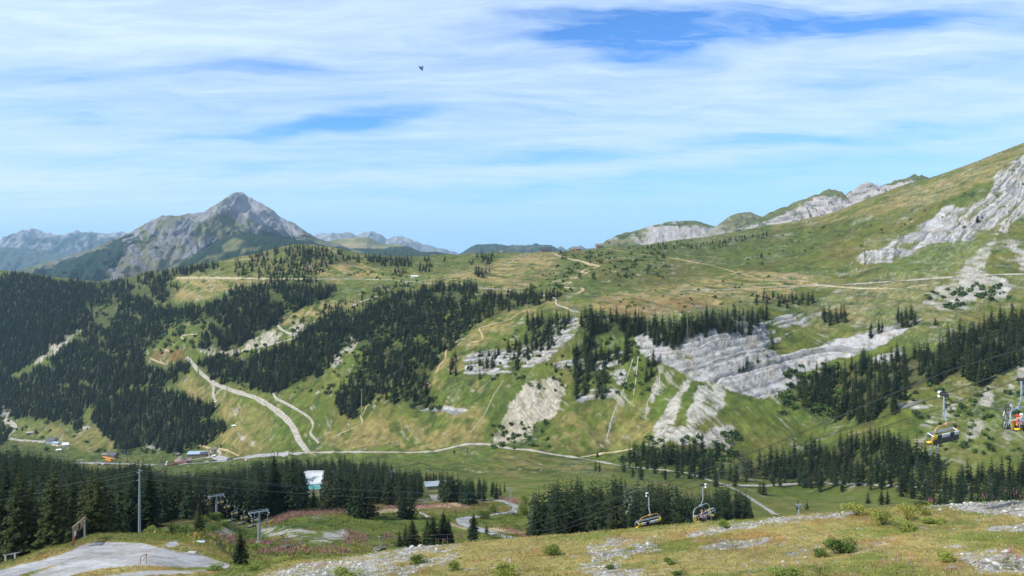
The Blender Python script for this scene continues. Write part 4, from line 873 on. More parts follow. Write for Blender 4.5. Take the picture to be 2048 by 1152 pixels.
for px, py, w_, h_, lab in [(965,1038,30,26,'dark alder bush left on the knoll inside the road bend'),(988,1026,26,22,'taller alder bush on the knoll inside the road bend'),(1052,1008,30,24,'alder bush left of the large stand, above the road'),(1050,1030,34,30,'wide alder bush between road and large stand'),
   (930,1094,40,22,'bright bush left of the bend on the stony crest'),(960,1092,50,24,'bright leafy bush under the pointed spruce by the road bend'),(985,1087,36,24,'bright leafy bush right of the pointed spruce'),(1080,1062,50,30,'bush at the left foot of the large stand'),(1110,1066,40,20,'low bush at the foot of the large stand'),(1250,1045,40,16,'bush in the gap between large stand and dead trees'),(1400,945,24,14,'round bush at the edge of the wood by the valley road')]:
    bush(px, py, w_, h_, lab, 118)
# far scrub
SCP = [([(1130,505),(1340,500),(1340,560),(1180,560),(1100,600),(1010,600),(1060,560),(1110,540)],230,(2,4.5)),([(1380,545),(1560,470),(1800,420),(1860,420),(1760,480),(1560,560)],60,(1.5,3)),([(560,560),(700,590),(830,560),(960,590),(1000,600),(900,700),(860,740),(700,760),(620,700),(560,640)],330,(2.5,6)),
 ([(180,600),(420,620),(420,690),(290,720),(200,680)],260,(3,7)),([(1840,590),(1990,560),(2040,600),(1900,625)],60,(2,5)),([(1020,650),(1300,690),(1300,790),(1000,780),(960,740)],110,(2,4)),([(980,850),(1100,840),(1110,900),(985,900)],40,(2,4)),
 ([(560,700),(720,680),(760,800),(640,800),(560,780)],110,(2,5)),([(1240,880),(1480,860),(1480,930),(1240,930)],50,(3,6)),([(1560,740),(1700,720),(1680,850),(1560,830)],70,(3,6)),([(1780,770),(2048,760),(2048,930),(1860,900)],80,(2,4)),
 ([(1200,570),(1540,560),(1540,620),(1200,620)],45,(1.5,3)),([(280,860),(400,880),(400,905),(250,905)],50,(3,5)),([(430,520),(700,520),(900,560),(700,560),(450,560)],80,(2,4)),([(0,820),(400,880),(300,910),(0,900)],40,(3,6)),([(1860,380),(2048,330),(2048,470),(1850,460)],12,(2,3)),([(400,700),(560,690),(640,760),(480,780)],70,(3,6)),([(740,760),(880,780),(880,830),(740,810)],40,(3,5))]
pl = []; cs = []
for poly, n_, hr in SCP:
    xs = [p[0] for p in poly]; ys = [p[1] for p in poly]; k = 0
    for _ in range(n_*4):
        if k >= n_: break
        x = random.uniform(min(xs), max(xs)); y = random.uniform(min(ys), max(ys))
        if not inpoly(poly, np.array([x]), np.array([y]))[0] or float(fbm(np.array([x/14]), np.array([y/9]), 3, 77)[0]) < -.05: continue
        p = ray(x, y, 200)
        if p is None or p.y > 2600: continue
        h = random.uniform(*hr); pl.append(((p.x, p.y, p.z-.2), h*random.uniform(1.2,2), h*1.3, random.uniform(0,6), random.randrange(4)))
        v = random.uniform(.7, 1.3); cs.append((.045*v, .080*v, .022*v) if random.random() < .6 else (.075*v,.125*v,.03*v)); k += 1
V, Ff, Cc = merge(pl, SCR, cs)
sc_o = link('scrub', np_mesh('scrub', V, Ff, Cc), M_scrub); tag(sc_o, 'scattered dark alder and juniper scrub on the slopes', kind='stuff')

# ---- foreground turf, stones, fireweed
r = np.random.RandomState(17)
def blades(P_, hgt, wid, nb, cols, spread, jit=.25):
    n_ = len(P_); a = r.rand(n_, nb)*6.283; h = hgt[:, None]*r.uniform(.5,1.1,(n_, nb)); rr = spread[:, None]*r.rand(n_, nb)
    bx = P_[:,0,None]+np.cos(a)*rr; by = P_[:,1,None]+np.sin(a)*rr; bz = np.repeat(P_[:,2,None], nb, 1)-.01
    tx = bx+np.cos(a)*h*.45; ty = by+np.sin(a)*h*.45; tz = bz+h; b = r.rand(n_, nb)*3.14; w_ = wid[:, None]
    v = np.stack([np.stack([bx-np.cos(b)*w_, by-np.sin(b)*w_, bz], -1), np.stack([bx+np.cos(b)*w_, by+np.sin(b)*w_, bz], -1), np.stack([tx, ty, tz], -1)], 2)
    c = np.repeat(np.repeat(cols[:, None, None], nb, 1), 3, 2)*r.uniform(1-jit, 1+jit, (n_, nb, 1, 1))
    return v.reshape(-1, 3), c.reshape(-1, 3)
KDT_px = PXX.ravel(); 
def sheet_at(px, Y):
    "height and colour of the ground sheet at arrays px,Y"
    u = (px-PXG[0])/(PXG[1]-PXG[0]); i = np.clip(np.round(u).astype(int), 0, NU-1); lg = np.log(Y)
    j = np.array([np.searchsorted(LG[a], b) for a, b in zip(i, lg)]); j = np.clip(j, 1, NR-1)
    t = (lg-LG[i, j-1])/(LG[i, j]-LG[i, j-1]+1e-9)
    return ZG[i, j-1]*(1-t)+ZG[i, j]*t, GC[i, j], PYG[i, j]
N = 90000; px = r.uniform(-60, 2110, N); Y = np.sqrt(r.uniform(34**2, 125**2, N))
z, gc, py = sheet_at(px, Y)
st_ = samp(MASK['fstone'], px, py); gv = samp(MASK['fgravel'], px, py)
keep = (gv < .3) & (r.rand(N) > st_*.85) & ((gc.sum(1) < .85) | (r.rand(N) < .25)); px = px[keep]; Y = Y[keep]; z = z[keep]; gc = gc[keep]; py = py[keep]
gcol = lerp(gc*r.uniform(.6,1.5,(len(gc),1)), np.broadcast_to(C(.16,.19,.035), gc.shape), (r.rand(len(gc))**2*.9))
bv, bc = blades(np.stack([(px-1024)/F*Y, Y, z], 1), r.uniform(.06,.20,len(px))*(1+(Y > 90)*.6), np.full(len(px), .022), 5, gcol, np.full(len(px), .16))
tf = link('grass', np_mesh('grass', bv, np.arange(len(bv)).reshape(-1, 3), bc), M_scrub); tag(tf, 'short tufts of turf grass and sedge in the foreground', kind='stuff')
# fireweed: pink patches of the middle distance
N = 30000; px = r.uniform(400, 1070, N); Y = np.sqrt(r.uniform(130**2, 480**2, N)); z, gc, py = sheet_at(px, Y)
k = r.rand(N) < samp(MASK['mpink'], px, py)**1.0; px = px[k]; Y = Y[k]; z = z[k]
bv, bc = blades(np.stack([(px-1024)/F*Y, Y, z], 1), r.uniform(.6,1.3,len(px)), np.full(len(px), .075), 7, lerp(np.broadcast_to(C(.41,.16,.22), (len(px),3)), np.broadcast_to(C(.17,.16,.05), (len(px),3)), r.rand(len(px))**1.5), np.full(len(px), .8))
fw = link('fireweed', np_mesh('fireweed', bv, np.arange(len(bv)).reshape(-1, 3), bc), M_scrub); tag(fw, 'pink fireweed drifts on the middle meadow', kind='stuff')
# rough growth of the middle distance
N = 26000; px = r.uniform(260, 1500, N); Y = np.sqrt(r.uniform(120**2, 420**2, N)); z, gc, py = sheet_at(px, Y)
k = (samp(MASK['mstone'], px, py) < .4) & (samp(MASK['msoil'], px, py) < .3) & (fbm(px/30, Y/12, 3, 55) > -.15); px = px[k]; Y = Y[k]; z = z[k]; gc = gc[k]
bv, bc = blades(np.stack([(px-1024)/F*Y, Y, z], 1), r.uniform(.3,.9,len(px)), np.full(len(px), .12), 6, gc*1.05, np.full(len(px), .9))
tf2 = link('meadow_growth', np_mesh('meadow_growth', bv, np.arange(len(bv)).reshape(-1, 3), bc), M_scrub); tag(tf2, 'rough grass and low herbs of the middle meadow', kind='stuff')
def rock_arr(seed, sub=1):
    import bmesh
    bm = bmesh.new(); bmesh.ops.create_icosphere(bm, subdivisions=sub, radius=.5); rr = np.random.RandomState(seed)
    for v in bm.verts:
        v.co *= rr.uniform(.72, 1.2); v.co.z *= .62
    bm.verts.ensure_lookup_table(); V_ = np.array([v.co[:] for v in bm.verts]); F_ = np.array([[v.index for v in f.verts] for f in bm.faces]); bm.free(); return V_, F_
M_stone = flat_mat('limestone', (.43,.415,.39), .9, var=.22, scale=2)
M_pale = foliage_mat('loose_stone', (.85,.85,.85), (1.15,1.15,1.15), attr=True, scale=4)
RP = [rock_arr(300+i) for i in range(5)]
N = 60000; px = r.uniform(400, 2110, N); Y = np.sqrt(r.uniform(34**2, 96**2, N)); z, gc, py = sheet_at(px, Y)
m_ = samp(MASK['fstone'], px, py); k = r.rand(N) < np.clip(m_*.34-.03, 0, 1)+.006; px = px[k]; Y = Y[k]; z = z[k]; m_ = m_[k]
sz = np.minimum(.05+r.exponential(.05, len(px)), .36)*(.7+.6*m_)
VV = []; FF = []; CC = []; off = 0; big = sorted(zip(sz, px, Y, z), reverse=True)[:70]
lim_ = big[-1][0]
for i in range(len(px)):
    if sz[i] >= lim_: continue
    v, f = RP[i % 5]; a = r.rand()*6.28; ca, sa = math.cos(a), math.sin(a); s = sz[i]
    VV.append(np.stack([(v[:,0]*ca-v[:,1]*sa)*s*1.3+(px[i]-1024)/F*Y[i], (v[:,0]*sa+v[:,1]*ca)*s+Y[i], v[:,2]*s+z[i]+s*.1], 1)); FF.append(f+off); off += len(v)
    CC.append(np.repeat((C(.43,.42,.395)*r.uniform(.6,1.2))[None], len(v), 0))
so_ = link('loose_stones', np_mesh('loose_stones', np.concatenate(VV), np.concatenate(FF), np.concatenate(CC)), M_pale); tag(so_, 'pale limestone rubble strewn over the foreground turf', kind='stuff')
RM = []
for i in range(4):
    v, f = rock_arr(330+i, 2); me = np_mesh('rock', v, f); me.materials.append(M_stone); RM.append(me)
for i, (s, x, y, z_) in enumerate(big):
    o = bpy.data.objects.new('rock', RM[i % 4]); COL.objects.link(o); o.location = ((x-1024)/F*y, y, z_+s*.12); o.scale = (s*1.4, s*1.1, s); o.rotation_euler = (r.randn()*.2, r.randn()*.2, r.rand()*6)
    if x > 1350 and y > 55: tag(o, 'pale limestone block on the stony crest of the right foreground', 'rock', 'blocks on the right crest')
    elif x > 1350: tag(o, 'pale loose limestone block lying in the turf of the right foreground', 'rock', 'blocks in the right turf')
    else: tag(o, 'pale limestone block on the stony strip left of centre', 'rock', 'blocks on the left strip')
# fireweed plants standing singly
def fireweed_plant(px, py, wp, hp, lab):
    p = ray(px, py, 20)
    if p is None: return
    h = hp/F*p.y; w_ = wp/F*p.y; nst = 9; o = empty('fireweed_plant', p)
    rr = np.random.RandomState(int(px)); T1 = []; T2 = []
    for i in range(nst):
        x, y = rr.uniform(-.5,.5,2)*w_; hh = h*rr.uniform(.7,1.1)
        for j in range(16):
            a = rr.rand()*6.28; z0 = hh*rr.uniform(.05,.72); d = np.array([math.cos(a), math.sin(a), .4])*h*.10; c = np.array([x, y, z0]); T1.append((c, c+d*.6+np.array([0,0,.02]), c+d+np.array([-d[1]*.3, d[0]*.3, 0])))
        for j in range(12):
            a = rr.rand()*6.28; z0 = hh*rr.uniform(.7,1.0); d = np.array([math.cos(a), math.sin(a), .3])*h*.045; c = np.array([x, y, z0]); T2.append((c, c+d, c+np.array([-d[1], d[0], h*.03])))
        T1.append((np.array([x-.008,y,0]), np.array([x+.008,y,0]), np.array([x,y,hh])))
    link('leaves', tri_mesh('leaves', np.array(T1), M_bush), None, o); link('flowers', tri_mesh('flowers', np.array(T2), M_pink), None, o); tag(o, lab, 'flowering plant')
M_pink = flat_mat('fireweed_flowers', (.45,.16,.23), .8, var=.3, scale=9)
for a in [(2022,1140,20,46,'tall reddish fireweed clump standing alone at lower right'),(1808,1153,54,44,'pink fireweed clump at the bottom edge right of centre'),(1900,1150,26,22,'low red fireweed left of the tall clump'),(1642,1152,14,24,'single fireweed stem at the bottom edge'),
   (1861,1018,10,22,'leaning fireweed stem on the crest behind the willows'),(1975,1012,16,24,'fireweed stems on the stony crest at right'),(2025,1008,22,28,'fireweed stems at the right end of the stony crest'),(640,1152,18,30,'fireweed among the stones at the bottom left of centre'),(1660,1085,8,20,'thin fireweed stem left of the biggest dark bush'),(733,1106,14,20,'reddish fireweed at the left stony crest'),(885,1094,30,16,'reddish dry stems in front of the group of four spruces')]:
    fireweed_plant(*a)
# ------------------------------------------------------------------ roads, tracks, paths: strips draped on the slopes
def smooth_line(pts, step=3.0, it=3):
    out = []
    for a, b in zip(pts[:-1], pts[1:]):
        n_ = max(1, int(math.hypot(b[0]-a[0], b[1]-a[1])/step))
        for i in range(n_): out.append([a[k]+(b[k]-a[k])*i/n_ for k in (0,1)])
    out.append(list(pts[-1])); q_ = np.array(out, float)
    for _ in range(it): q_[1:-1] = (q_[:-2]+2*q_[1:-1]+q_[2:])/4
    return q_
def road_mat(name, c1, c2, c3, scale=.3):
    m, n, b = newmat(name); b.inputs['Roughness'].default_value = .95; b.inputs['Specular IOR Level'].default_value = .1
    g = node(n, 'ShaderNodeNewGeometry'); nz = node(n, 'ShaderNodeTexNoise', i_Scale=scale, i_Detail=7.0, i_Roughness=.7); n.links.new(g.outputs['Position'], nz.inputs['Vector'])
    r_ = node(n, 'ShaderNodeValToRGB'); n.links.new(nz.outputs['Fac'], r_.inputs[0]); e = r_.color_ramp.elements; e[0].position = .38; e[0].color = (*c1, 1); e[1].position = .62; e[1].color = (*c3, 1)
    k = e.new(.5); k.color = (*c2, 1); n.links.new(r_.outputs[0], b.inputs['Base Color']); return m
M_road = road_mat('gravel_road', (.22,.20,.155), (.31,.285,.24), (.39,.365,.32))
M_path = road_mat('earth_path', (.24,.19,.11), (.36,.27,.165), (.44,.34,.22))
M_track = road_mat('worn_track', (.20,.19,.08), (.33,.29,.17), (.42,.38,.27), .2)
M_asph = road_mat('tarmac', (.22,.215,.21), (.29,.285,.28), (.36,.355,.35))
def strip(name, label, pts, width, mat, ymin=600, off=.3, seed=0, nw=3):
    q_ = smooth_line(pts); P3 = []
    for x, y in q_:
        h = ray(x, y, ymin)
        if h is not None and (not P3 or abs(h.y-P3[-1].y) < 160): P3.append(h)
    if len(P3) < 3: return
    A = np.array([p[:] for p in P3]); 
    for _ in range(3): A[1:-1] = (A[:-2]+2*A[1:-1]+A[2:])/4
    # even spacing
    d = np.r_[0, np.cumsum(np.linalg.norm(np.diff(A[:, :2], axis=0), axis=1))]; n_ = max(4, int(d[-1]/max(1.5, float(np.min(width))*.6))); s = np.linspace(0, d[-1], n_)
    A = np.stack([np.interp(s, d, A[:, k]) for k in range(3)], 1); T = np.gradient(A[:, :2], axis=0); T /= np.linalg.norm(T, axis=1)[:, None]+1e-9; N_ = np.stack([-T[:,1], T[:,0]], 1)
    wv = np.interp(s/d[-1], np.linspace(0, 1, len(width)), width) if isinstance(width, (list, tuple)) else np.full(n_, float(width))
    wv = wv*(1+.15*fbm(s/12, s*0+seed, 3, 5)); VV = []
    for i in range(n_):
        for k in range(nw+1):
            o_ = (k/nw-.5)*wv[i]; x, y = A[i,0]+N_[i,0]*o_, A[i,1]+N_[i,1]*o_; z = gz(x, y); VV.append((x, y, (z if z is not None else A[i,2])+off*(1 if 0 < k < nw else .55)))
    ix = np.arange(n_*(nw+1)).reshape(n_, nw+1); f = np.stack([ix[:-1,:-1], ix[1:,:-1], ix[1:,1:], ix[:-1,1:]], -1).reshape(-1, 4)
    o = link(name, np_mesh(name, np.array(VV), f, smooth=True), mat); tag(o, label, kind='structure')
_w = lambda *a: list(a)
strip('road', 'pale gravel ski road curving down the left slope', [(372,716),(382,722),(388,732),(400,745),(425,765),(440,772),(470,783),(510,795),(540,812),(562,828),(580,845),(590,862),(598,882),(616,904)], [4,4.2,4.6,4.8,5.2,5.6,6.2], M_road)
strip('track', 'short spur off the pale ski road', [(424,764),(428,776),(425,790),(432,805)], 3.5, M_road)
strip('track', 'narrow pale track looping right of the ski road', [(545,783),(550,797),(575,808),(608,828),(622,838),(628,852),(618,866),(638,886)], 2.6, M_road)
strip('road', 'pale gravel road along the valley floor', [(600,906),(700,904),(820,905),(870,903),(900,896),(930,889),(970,888),(1024,898),(1060,900),(1100,908),(1170,918),(1240,932),(1300,938),(1370,945),(1410,958),(1450,970),(1480,983),(1510,1003),(1540,1022),(1560,1036)], 4.0, M_road, 440)
strip('road', 'tarmac valley road past the huts', [(150,926),(190,926),(250,928),(320,930),(400,926),(445,922),(480,916),(540,910),(610,906)], [16,14,10,9,9,12,14,9,7], M_asph, 700)
strip('road', 'gravel branch road along the foot of the right hand wood', [(1452,970),(1530,972),(1600,967),(1650,966),(1700,968),(1780,972),(1860,977),(1890,982),(1940,998)], 4.5, M_road, 300)
strip('road', 'gravel road with hairpin bend in the middle distance', [(954,1001),(987,1000),(1010,1003),(1028,1010),(1038,1016),(1036,1022),(1020,1026)], 5.0, M_asph, 200)
strip('road', 'gravel road curving behind the stony crest', [(1010,1026),(960,1034),(930,1036),(920,1042),(930,1050),(955,1058),(985,1068),(1010,1075),(1060,1084)], [4,4,5,5.5,5.5,5,5,5], M_asph, 200)
strip('track', 'short gravel spur beside the grey shed', [(868,990),(874,994),(880,1000)], 7.0, M_road, 300); strip('track', 'faint gravel track before the belt of wood', [(825,1001),(850,1001),(880,1001)], 3.0, M_road, 300)
strip('path', 'thin footpath from the small clump', [(838,1025),(848,1029),(858,1036)], 2.0, M_road, 200)
strip('track', 'long level hillside track on the right', [(1340,580),(1420,580),(1500,577),(1560,573),(1610,570),(1660,571),(1740,566),(1800,562),(1880,556),(1960,550),(2060,548)], 3.0, M_road, 500)
strip('path', 'sandy footpath slanting down the right hillside', [(1215,497),(1260,506),(1340,516),(1420,530),(1480,547),(1530,561),(1600,561),(1625,565),(1640,571)], 2.0, M_path, 500)
strip('path', 'faint lower path beneath the hillside track', [(1530,582),(1600,573),(1650,572),(1720,577),(1800,577),(1880,566)], 2.4, M_track, 500)
strip('path', 'sandy bike track winding down from the pass', [(1105,506),(1112,510),(1128,516),(1150,520),(1170,524),(1178,529),(1203,532),(1180,538),(1165,540),(1160,546),(1178,545)], 6, M_path, 500)
strip('path', 'pale middle bend of the sandy bike track', [(1180,543),(1165,550),(1145,554),(1110,562),(1100,566)], 4, M_path, 500); strip('path', 'sandy loop of the bike track', [(1140,556),(1158,554),(1155,558),(1140,558)], 5, M_path, 500)
strip('path', 'lower sandy loop of the bike track', [(1118,570),(1140,563),(1146,566),(1130,570),(1120,573),(1145,577),(1168,575),(1170,580),(1152,588)], 5, M_path, 500)
strip('path', 'pale path below the bike track', [(1086,590),(1102,592),(1115,600),(1108,607),(1118,612),(1135,616),(1142,622),(1160,625)], 2.2, M_road, 500)
strip('path', 'sandy trail zigzagging down the green shoulder', [(1060,618),(1040,625),(1020,640),(980,650),(955,656),(962,665),(968,676),(960,684),(942,684)], 2, M_path, 500)
strip('path', 'lower part of the sandy zigzag trail', [(920,686),(915,693)], 2, M_path, 500); strip('path', 'sandy trail by the edge of the diagonal wood', [(893,698),(890,712),(893,718),(880,728),(872,746)], 2.2, M_path, 500); strip('path', 'last reach of the sandy trail above the lone spruces', [(850,757),(853,765),(859,772)], 2.4, M_path, 500)
strip('path', 'thin trail across the pasture right of the ski road', [(640,888),(660,876),(690,863),(722,850),(728,843),(718,833),(732,822),(730,812),(745,808),(755,797)], 1.5, M_path, 500)
strip('track', 'straight grassy ski run cut on the left hilltop', [(352,556),(420,556),(500,557),(560,558),(620,558)], 8, M_track, 500)
strip('path', 'pale path across the saddle', [(560,558),(690,558),(780,560),(820,563),(900,570),(940,575),(1024,580)], 3, M_road, 500); strip('path', 'sandy path on the hilltop', [(450,523),(480,520),(512,516)], 4, M_path, 500)
strip('path', 'grassy track up to the right of the white shelter', [(840,562),(900,556),(940,545),(955,540)], 3, M_track, 500); strip('track', 'pale track climbing to the pass', [(1000,533),(1025,522),(1055,506)], 3, M_road, 500); strip('path', 'pale track end in the diagonal wood', [(702,613),(725,602),(755,592)], 5, M_road, 500)
strip('path', 'earthy zigzag path in the clearing of the left hill forest', [(300,716),(316,724),(330,728)], 2, M_path, 600); strip('path', 'upper earthy zigzag path in the forest clearing', [(395,668),(358,672),(372,683)], 1.8, M_path, 600); strip('path', 'middle earthy zigzag path in the forest clearing', [(326,697),(340,704)], 1.8, M_path, 600)
strip('road', 'gravel road at the far left edge', [(-10,826),(8,838),(32,852),(31,862),(12,875),(30,880),(62,882),(100,884),(125,890)], [7,7,7,7,7,9,14,18], M_road, 800)
strip('path', 'path up to the small chalet', [(395,889),(420,897),(450,899),(478,912)], 2.5, M_path, 800); strip('path', 'curved drive beside the small chalet', [(435,900),(443,906),(436,915)], 3, M_road, 800); strip('track', 'drive in front of the long hut', [(372,922),(395,918),(420,913),(440,916),(450,921)], [4,5,8,12,10], M_asph, 800)
strip('path', 'terrace road cut below the scree on the left slope', [(512,696),(545,688),(590,676),(610,672)], 4, M_road, 600); strip('path', 'narrow road around the scree on the left slope', [(555,650),(560,658),(580,668),(605,673)], 3.5, M_road, 600)
strip('path', 'faint grass track beside the valley road', [(1160,915),(1200,908),(1245,902),(1270,896)], 3, M_track, 500)
# narrow runnels of rubble on the open slope
for i, l in enumerate([[(1262,718),(1258,755),(1240,790),(1228,830),(1215,880)],[(1322,735),(1316,770),(1298,800),(1288,838)],[(1004,760),(990,790),(965,830),(945,865)],[(990,745),(975,765),(958,785)],[(1280,712),(1272,760),(1268,790)]]):
    strip('gully', ['long','right','left','upper left','middle'][i]+' thin stony runnel down the open middle slope', [(x+4*math.sin(y*.09+i), y) for x, y in l], .9, M_road, 600, .15)
for i, l in enumerate([[(1262,668),(1262,700),(1258,720)],[(1985,470),(1975,520),(1965,548)]]): pass

# ------------------------------------------------------------------ made things
M_steel = flat_mat('galvanised_steel', (.33,.36,.39), .45, metal=.3, var=.12); M_grey = flat_mat('grey_paint', (.27,.32,.37), .5, var=.08); M_black = flat_mat('black_plastic', (.02,.02,.022), .5, var=.1)
M_yel = flat_mat('yellow_cushion', (.72,.52,.01), .5, var=.06); M_wht = flat_mat('white_paint', (.78,.78,.76), .5, var=.05); M_org = flat_mat('rusty_orange_frame', (.48,.25,.10), .5, var=.2); M_silv = flat_mat('silver_cushion', (.55,.56,.58), .4, var=.08)
M_red = flat_mat('red_cloth', (.62,.02,.02), .8, var=.1); M_skin = flat_mat('skin', (.55,.33,.24), .6, var=.05); M_cloth_w = flat_mat('white_cloth', (.65,.66,.72), .8, var=.06); M_cloth_b = flat_mat('black_cloth', (.02,.02,.025), .8, var=.2); M_salmon = flat_mat('salmon_cloth', (.52,.16,.12), .8, var=.1)
M_glass = flat_mat('dark_window_glass', (.03,.04,.05), .1, var=.1); M_wood = flat_mat('weathered_wood', (.25,.17,.11), .85, var=.25); M_pale_wood = flat_mat('grey_weathered_wood', (.42,.40,.38), .85, var=.15); M_roofd = flat_mat('slate_roof', (.055,.058,.07), .6, var=.2); M_roofm = flat_mat('blue_grey_metal_roof', (.36,.46,.56), .35, metal=.2, var=.06)
M_roofb = flat_mat('shingle_roof', (.20,.165,.14), .85, var=.25); M_wall = flat_mat('cream_plaster', (.62,.56,.47), .85, var=.08); M_orange = flat_mat('orange_canvas', (.85,.27,.02), .7, var=.06); M_wire = flat_mat('cable_steel', (.03,.03,.032), .5, var=.1); M_wirel = flat_mat('pale_power_line', (.26,.29,.27), .5, var=.1); M_blue_sign = flat_mat('pale_blue_sign', (.5,.6,.68), .5)
class MB:
    def __init__(s): s.v = []; s.f = []
    def add(s, V, Fs):
        o = len(s.v); s.v += [tuple(p) for p in V]; s.f += [tuple(i+o for i in q_) for q_ in Fs]; return s
    def box(s, c, d, rz=0, rx=0, ry=0):
        m = Matrix.Rotation(rz,3,'Z') @ Matrix.Rotation(ry,3,'Y') @ Matrix.Rotation(rx,3,'X'); c = Vector(c); V = []
        for x in (-.5,.5):
            for y in (-.5,.5):
                for z in (-.5,.5): V.append(c+m @ Vector((x*d[0], y*d[1], z*d[2])))
        return s.add(V, [(0,1,3,2),(4,6,7,5),(0,4,5,1),(2,3,7,6),(0,2,6,4),(1,5,7,3)])
    def tube(s, pts, r, k=6):
        if not isinstance(r, (list, tuple)): r = [r]*len(pts)
        V, Q = tube_arrays(pts, r, k); n_ = len(pts)
        return s.add(V, list(Q)+[tuple(range(k))[::-1], tuple(range((n_-1)*k, n_*k))])
    def ring(s, c, R, r, axis='x', n_=18):
        pts = []
        for i in range(n_+1):
            a = 2*math.pi*i/n_; u, v = math.cos(a)*R, math.sin(a)*R
            pts.append({'x': (c[0], c[1]+u, c[2]+v), 'y': (c[0]+u, c[1], c[2]+v)}[axis])
        return s.tube(pts, r, 5)
    def build(s, name, mat, parent=None, bevel=0):
        me = bpy.data.meshes.new(name); me.from_pydata(s.v, [], s.f); me.update()
        o = link(name, me, mat, parent)
        if bevel:
            b = o.modifiers.new('bevel', 'BEVEL'); b.width = bevel; b.segments = 2
        return o
def arc(p0, p1, p2, n_=8): return [tuple(Vector(p0)*(1-t)**2+Vector(p1)*2*t*(1-t)+Vector(p2)*t*t) for t in np.linspace(0, 1, n_)]

# people
def person(parent_loc, rz, shirt, trousers, label, seated=True, hair=None, helmet=None, scale=1.0, arms='lap'):
    import bmesh
    def grow(name, pts, edges, mat, parent):
        me = bpy.data.meshes.new(name); me.from_pydata([p[:3] for p in pts], edges, []); o = bpy.data.objects.new(name, me); COL.objects.link(o)
        o.parent = parent; me.materials.append(mat)
        sk_ = o.modifiers.new('skin', 'SKIN'); 
        for i, p in enumerate(pts):
            me.skin_vertices[0].data[i].radius = (p[3], p[3]*(p[4] if len(p) > 4 else 1))
        me.skin_vertices[0].data[0].use_root = True
        ss = o.modifiers.new('sub', 'SUBSURF'); ss.levels = 1; ss.render_levels = 1; sk_.use_smooth_shade = True
        return o
    P_ = []; E = []
    def add(p, *a, link_=None):
        P_.append((p[0], p[1], p[2])+a); 
        if link_ is not None: E.append((link_, len(P_)-1))
        return len(P_)-1
    # facing +y, pelvis at origin
    pel = add((0,0,0), .12, .8); wa = add((0,-.02,.18), .115, .75, link_=pel); ch = add((0,-.03,.38), .14, .7, link_=wa); ne = add((0,0,.54), .055, link_=ch); he = add((0,.02,.64), .085, 1.1, link_=ne); top_ = add((0,.01,.74), .075, 1.1, link_=he); no = add((0,.12,.655), .014, link_=he)
    legs = []
    for sx in (-1, 1):
        sh = add((sx*.17,-.03,.46), .06, link_=ch)
        if seated: el = add((sx*.24,.06,.22), .042, link_=sh); wr = add((sx*.14,.30,.18), .03, link_=el)
        else: el = add((sx*.24,.02,.20), .042, link_=sh); wr = add((sx*.22,.26,.12), .03, link_=el)
        pm = add((sx*.13,.35,.175) if seated else (sx*.21,.31,.115), .032, .6, link_=wr); c0 = P_[pm]
        for k in range(4): 
            a = add((c0[0]+(k-1.5)*.018, c0[1]+.05-abs(k-1.6)*.006, c0[2]-.004), .009, link_=pm); add((c0[0]+(k-1.5)*.019, c0[1]+.085-abs(k-1.4)*.01, c0[2]-.03), .008, link_=a)
        add((c0[0]-sx*.045, c0[1]+.02, c0[2]), .010, link_=pm)
        hp = add((sx*.10,.02,-.04), .088, link_=pel)
        if seated: kn = add((sx*.12,.42,-.02), .062, link_=hp); an = add((sx*.12,.46,-.44), .042, link_=kn); ft = add((sx*.12,.60,-.50), .038, link_=an)
        else: kn = add((sx*.11,.06 if sx > 0 else -.02,-.44), .062, link_=hp); an = add((sx*.11,.02 if sx > 0 else -.14,-.84), .042, link_=kn); ft = add((sx*.11,.15 if sx > 0 else 0,-.88), .036, link_=an)
        legs.append((hp, kn, an))
    root = empty('person', parent_loc, rz); root.scale = (scale,)*3
    grow('body', P_, E, M_skin, root)
    tp = [(P_[0][0],P_[0][1],P_[0][2]-.02,.135,.85),(0,-.02,.18,.13,.82),(0,-.03,.38,.155,.75),(0,-.01,.49,.075)]; te = [(0,1),(1,2),(2,3)]
    for sx in (-1, 1):
        i0 = len(tp); s0 = [p for p in P_ if abs(p[0]-sx*.17) < 1e-6 and abs(p[2]-.46) < 1e-6][0]; el_ = [p for p in P_ if abs(p[0]-sx*.24) < 1e-6][0]
        tp.append((s0[0], s0[1], s0[2], .074)); te.append((2, i0)); m_ = [(s0[k]*.25+el_[k]*.75) for k in range(3)]; tp.append((*m_, .058)); te.append((i0, i0+1))
    grow('shirt', tp, te, shirt, root)
    lp = [(0,0,-.03,.135,.85)]; le = []
    for hp, kn, an in legs:
        i0 = len(lp); lp += [(*P_[hp][:3], .10),(*P_[kn][:3], .074),(*[P_[kn][k]*.35+P_[an][k]*.65 for k in range(3)], .058)]; le += [(0,i0),(i0,i0+1),(i0+1,i0+2)]
    grow('trousers', lp, le, trousers, root)
    bm = bmesh.new(); bmesh.ops.create_uvsphere(bm, u_segments=12, v_segments=8, radius=.118)
    for v in bm.verts:
        v.co.y *= 1.12
        if v.co.z < -.02 and v.co.y > -.02: v.co.z = -.02
    me = bpy.data.meshes.new('helmet' if helmet else 'hair'); bm.to_mesh(me); bm.free()
    hh = link('helmet' if helmet else 'hair', me, helmet or hair or M_wood, root); hh.location = (0,-.005,.725)
    tag(root, label, 'person'); return root

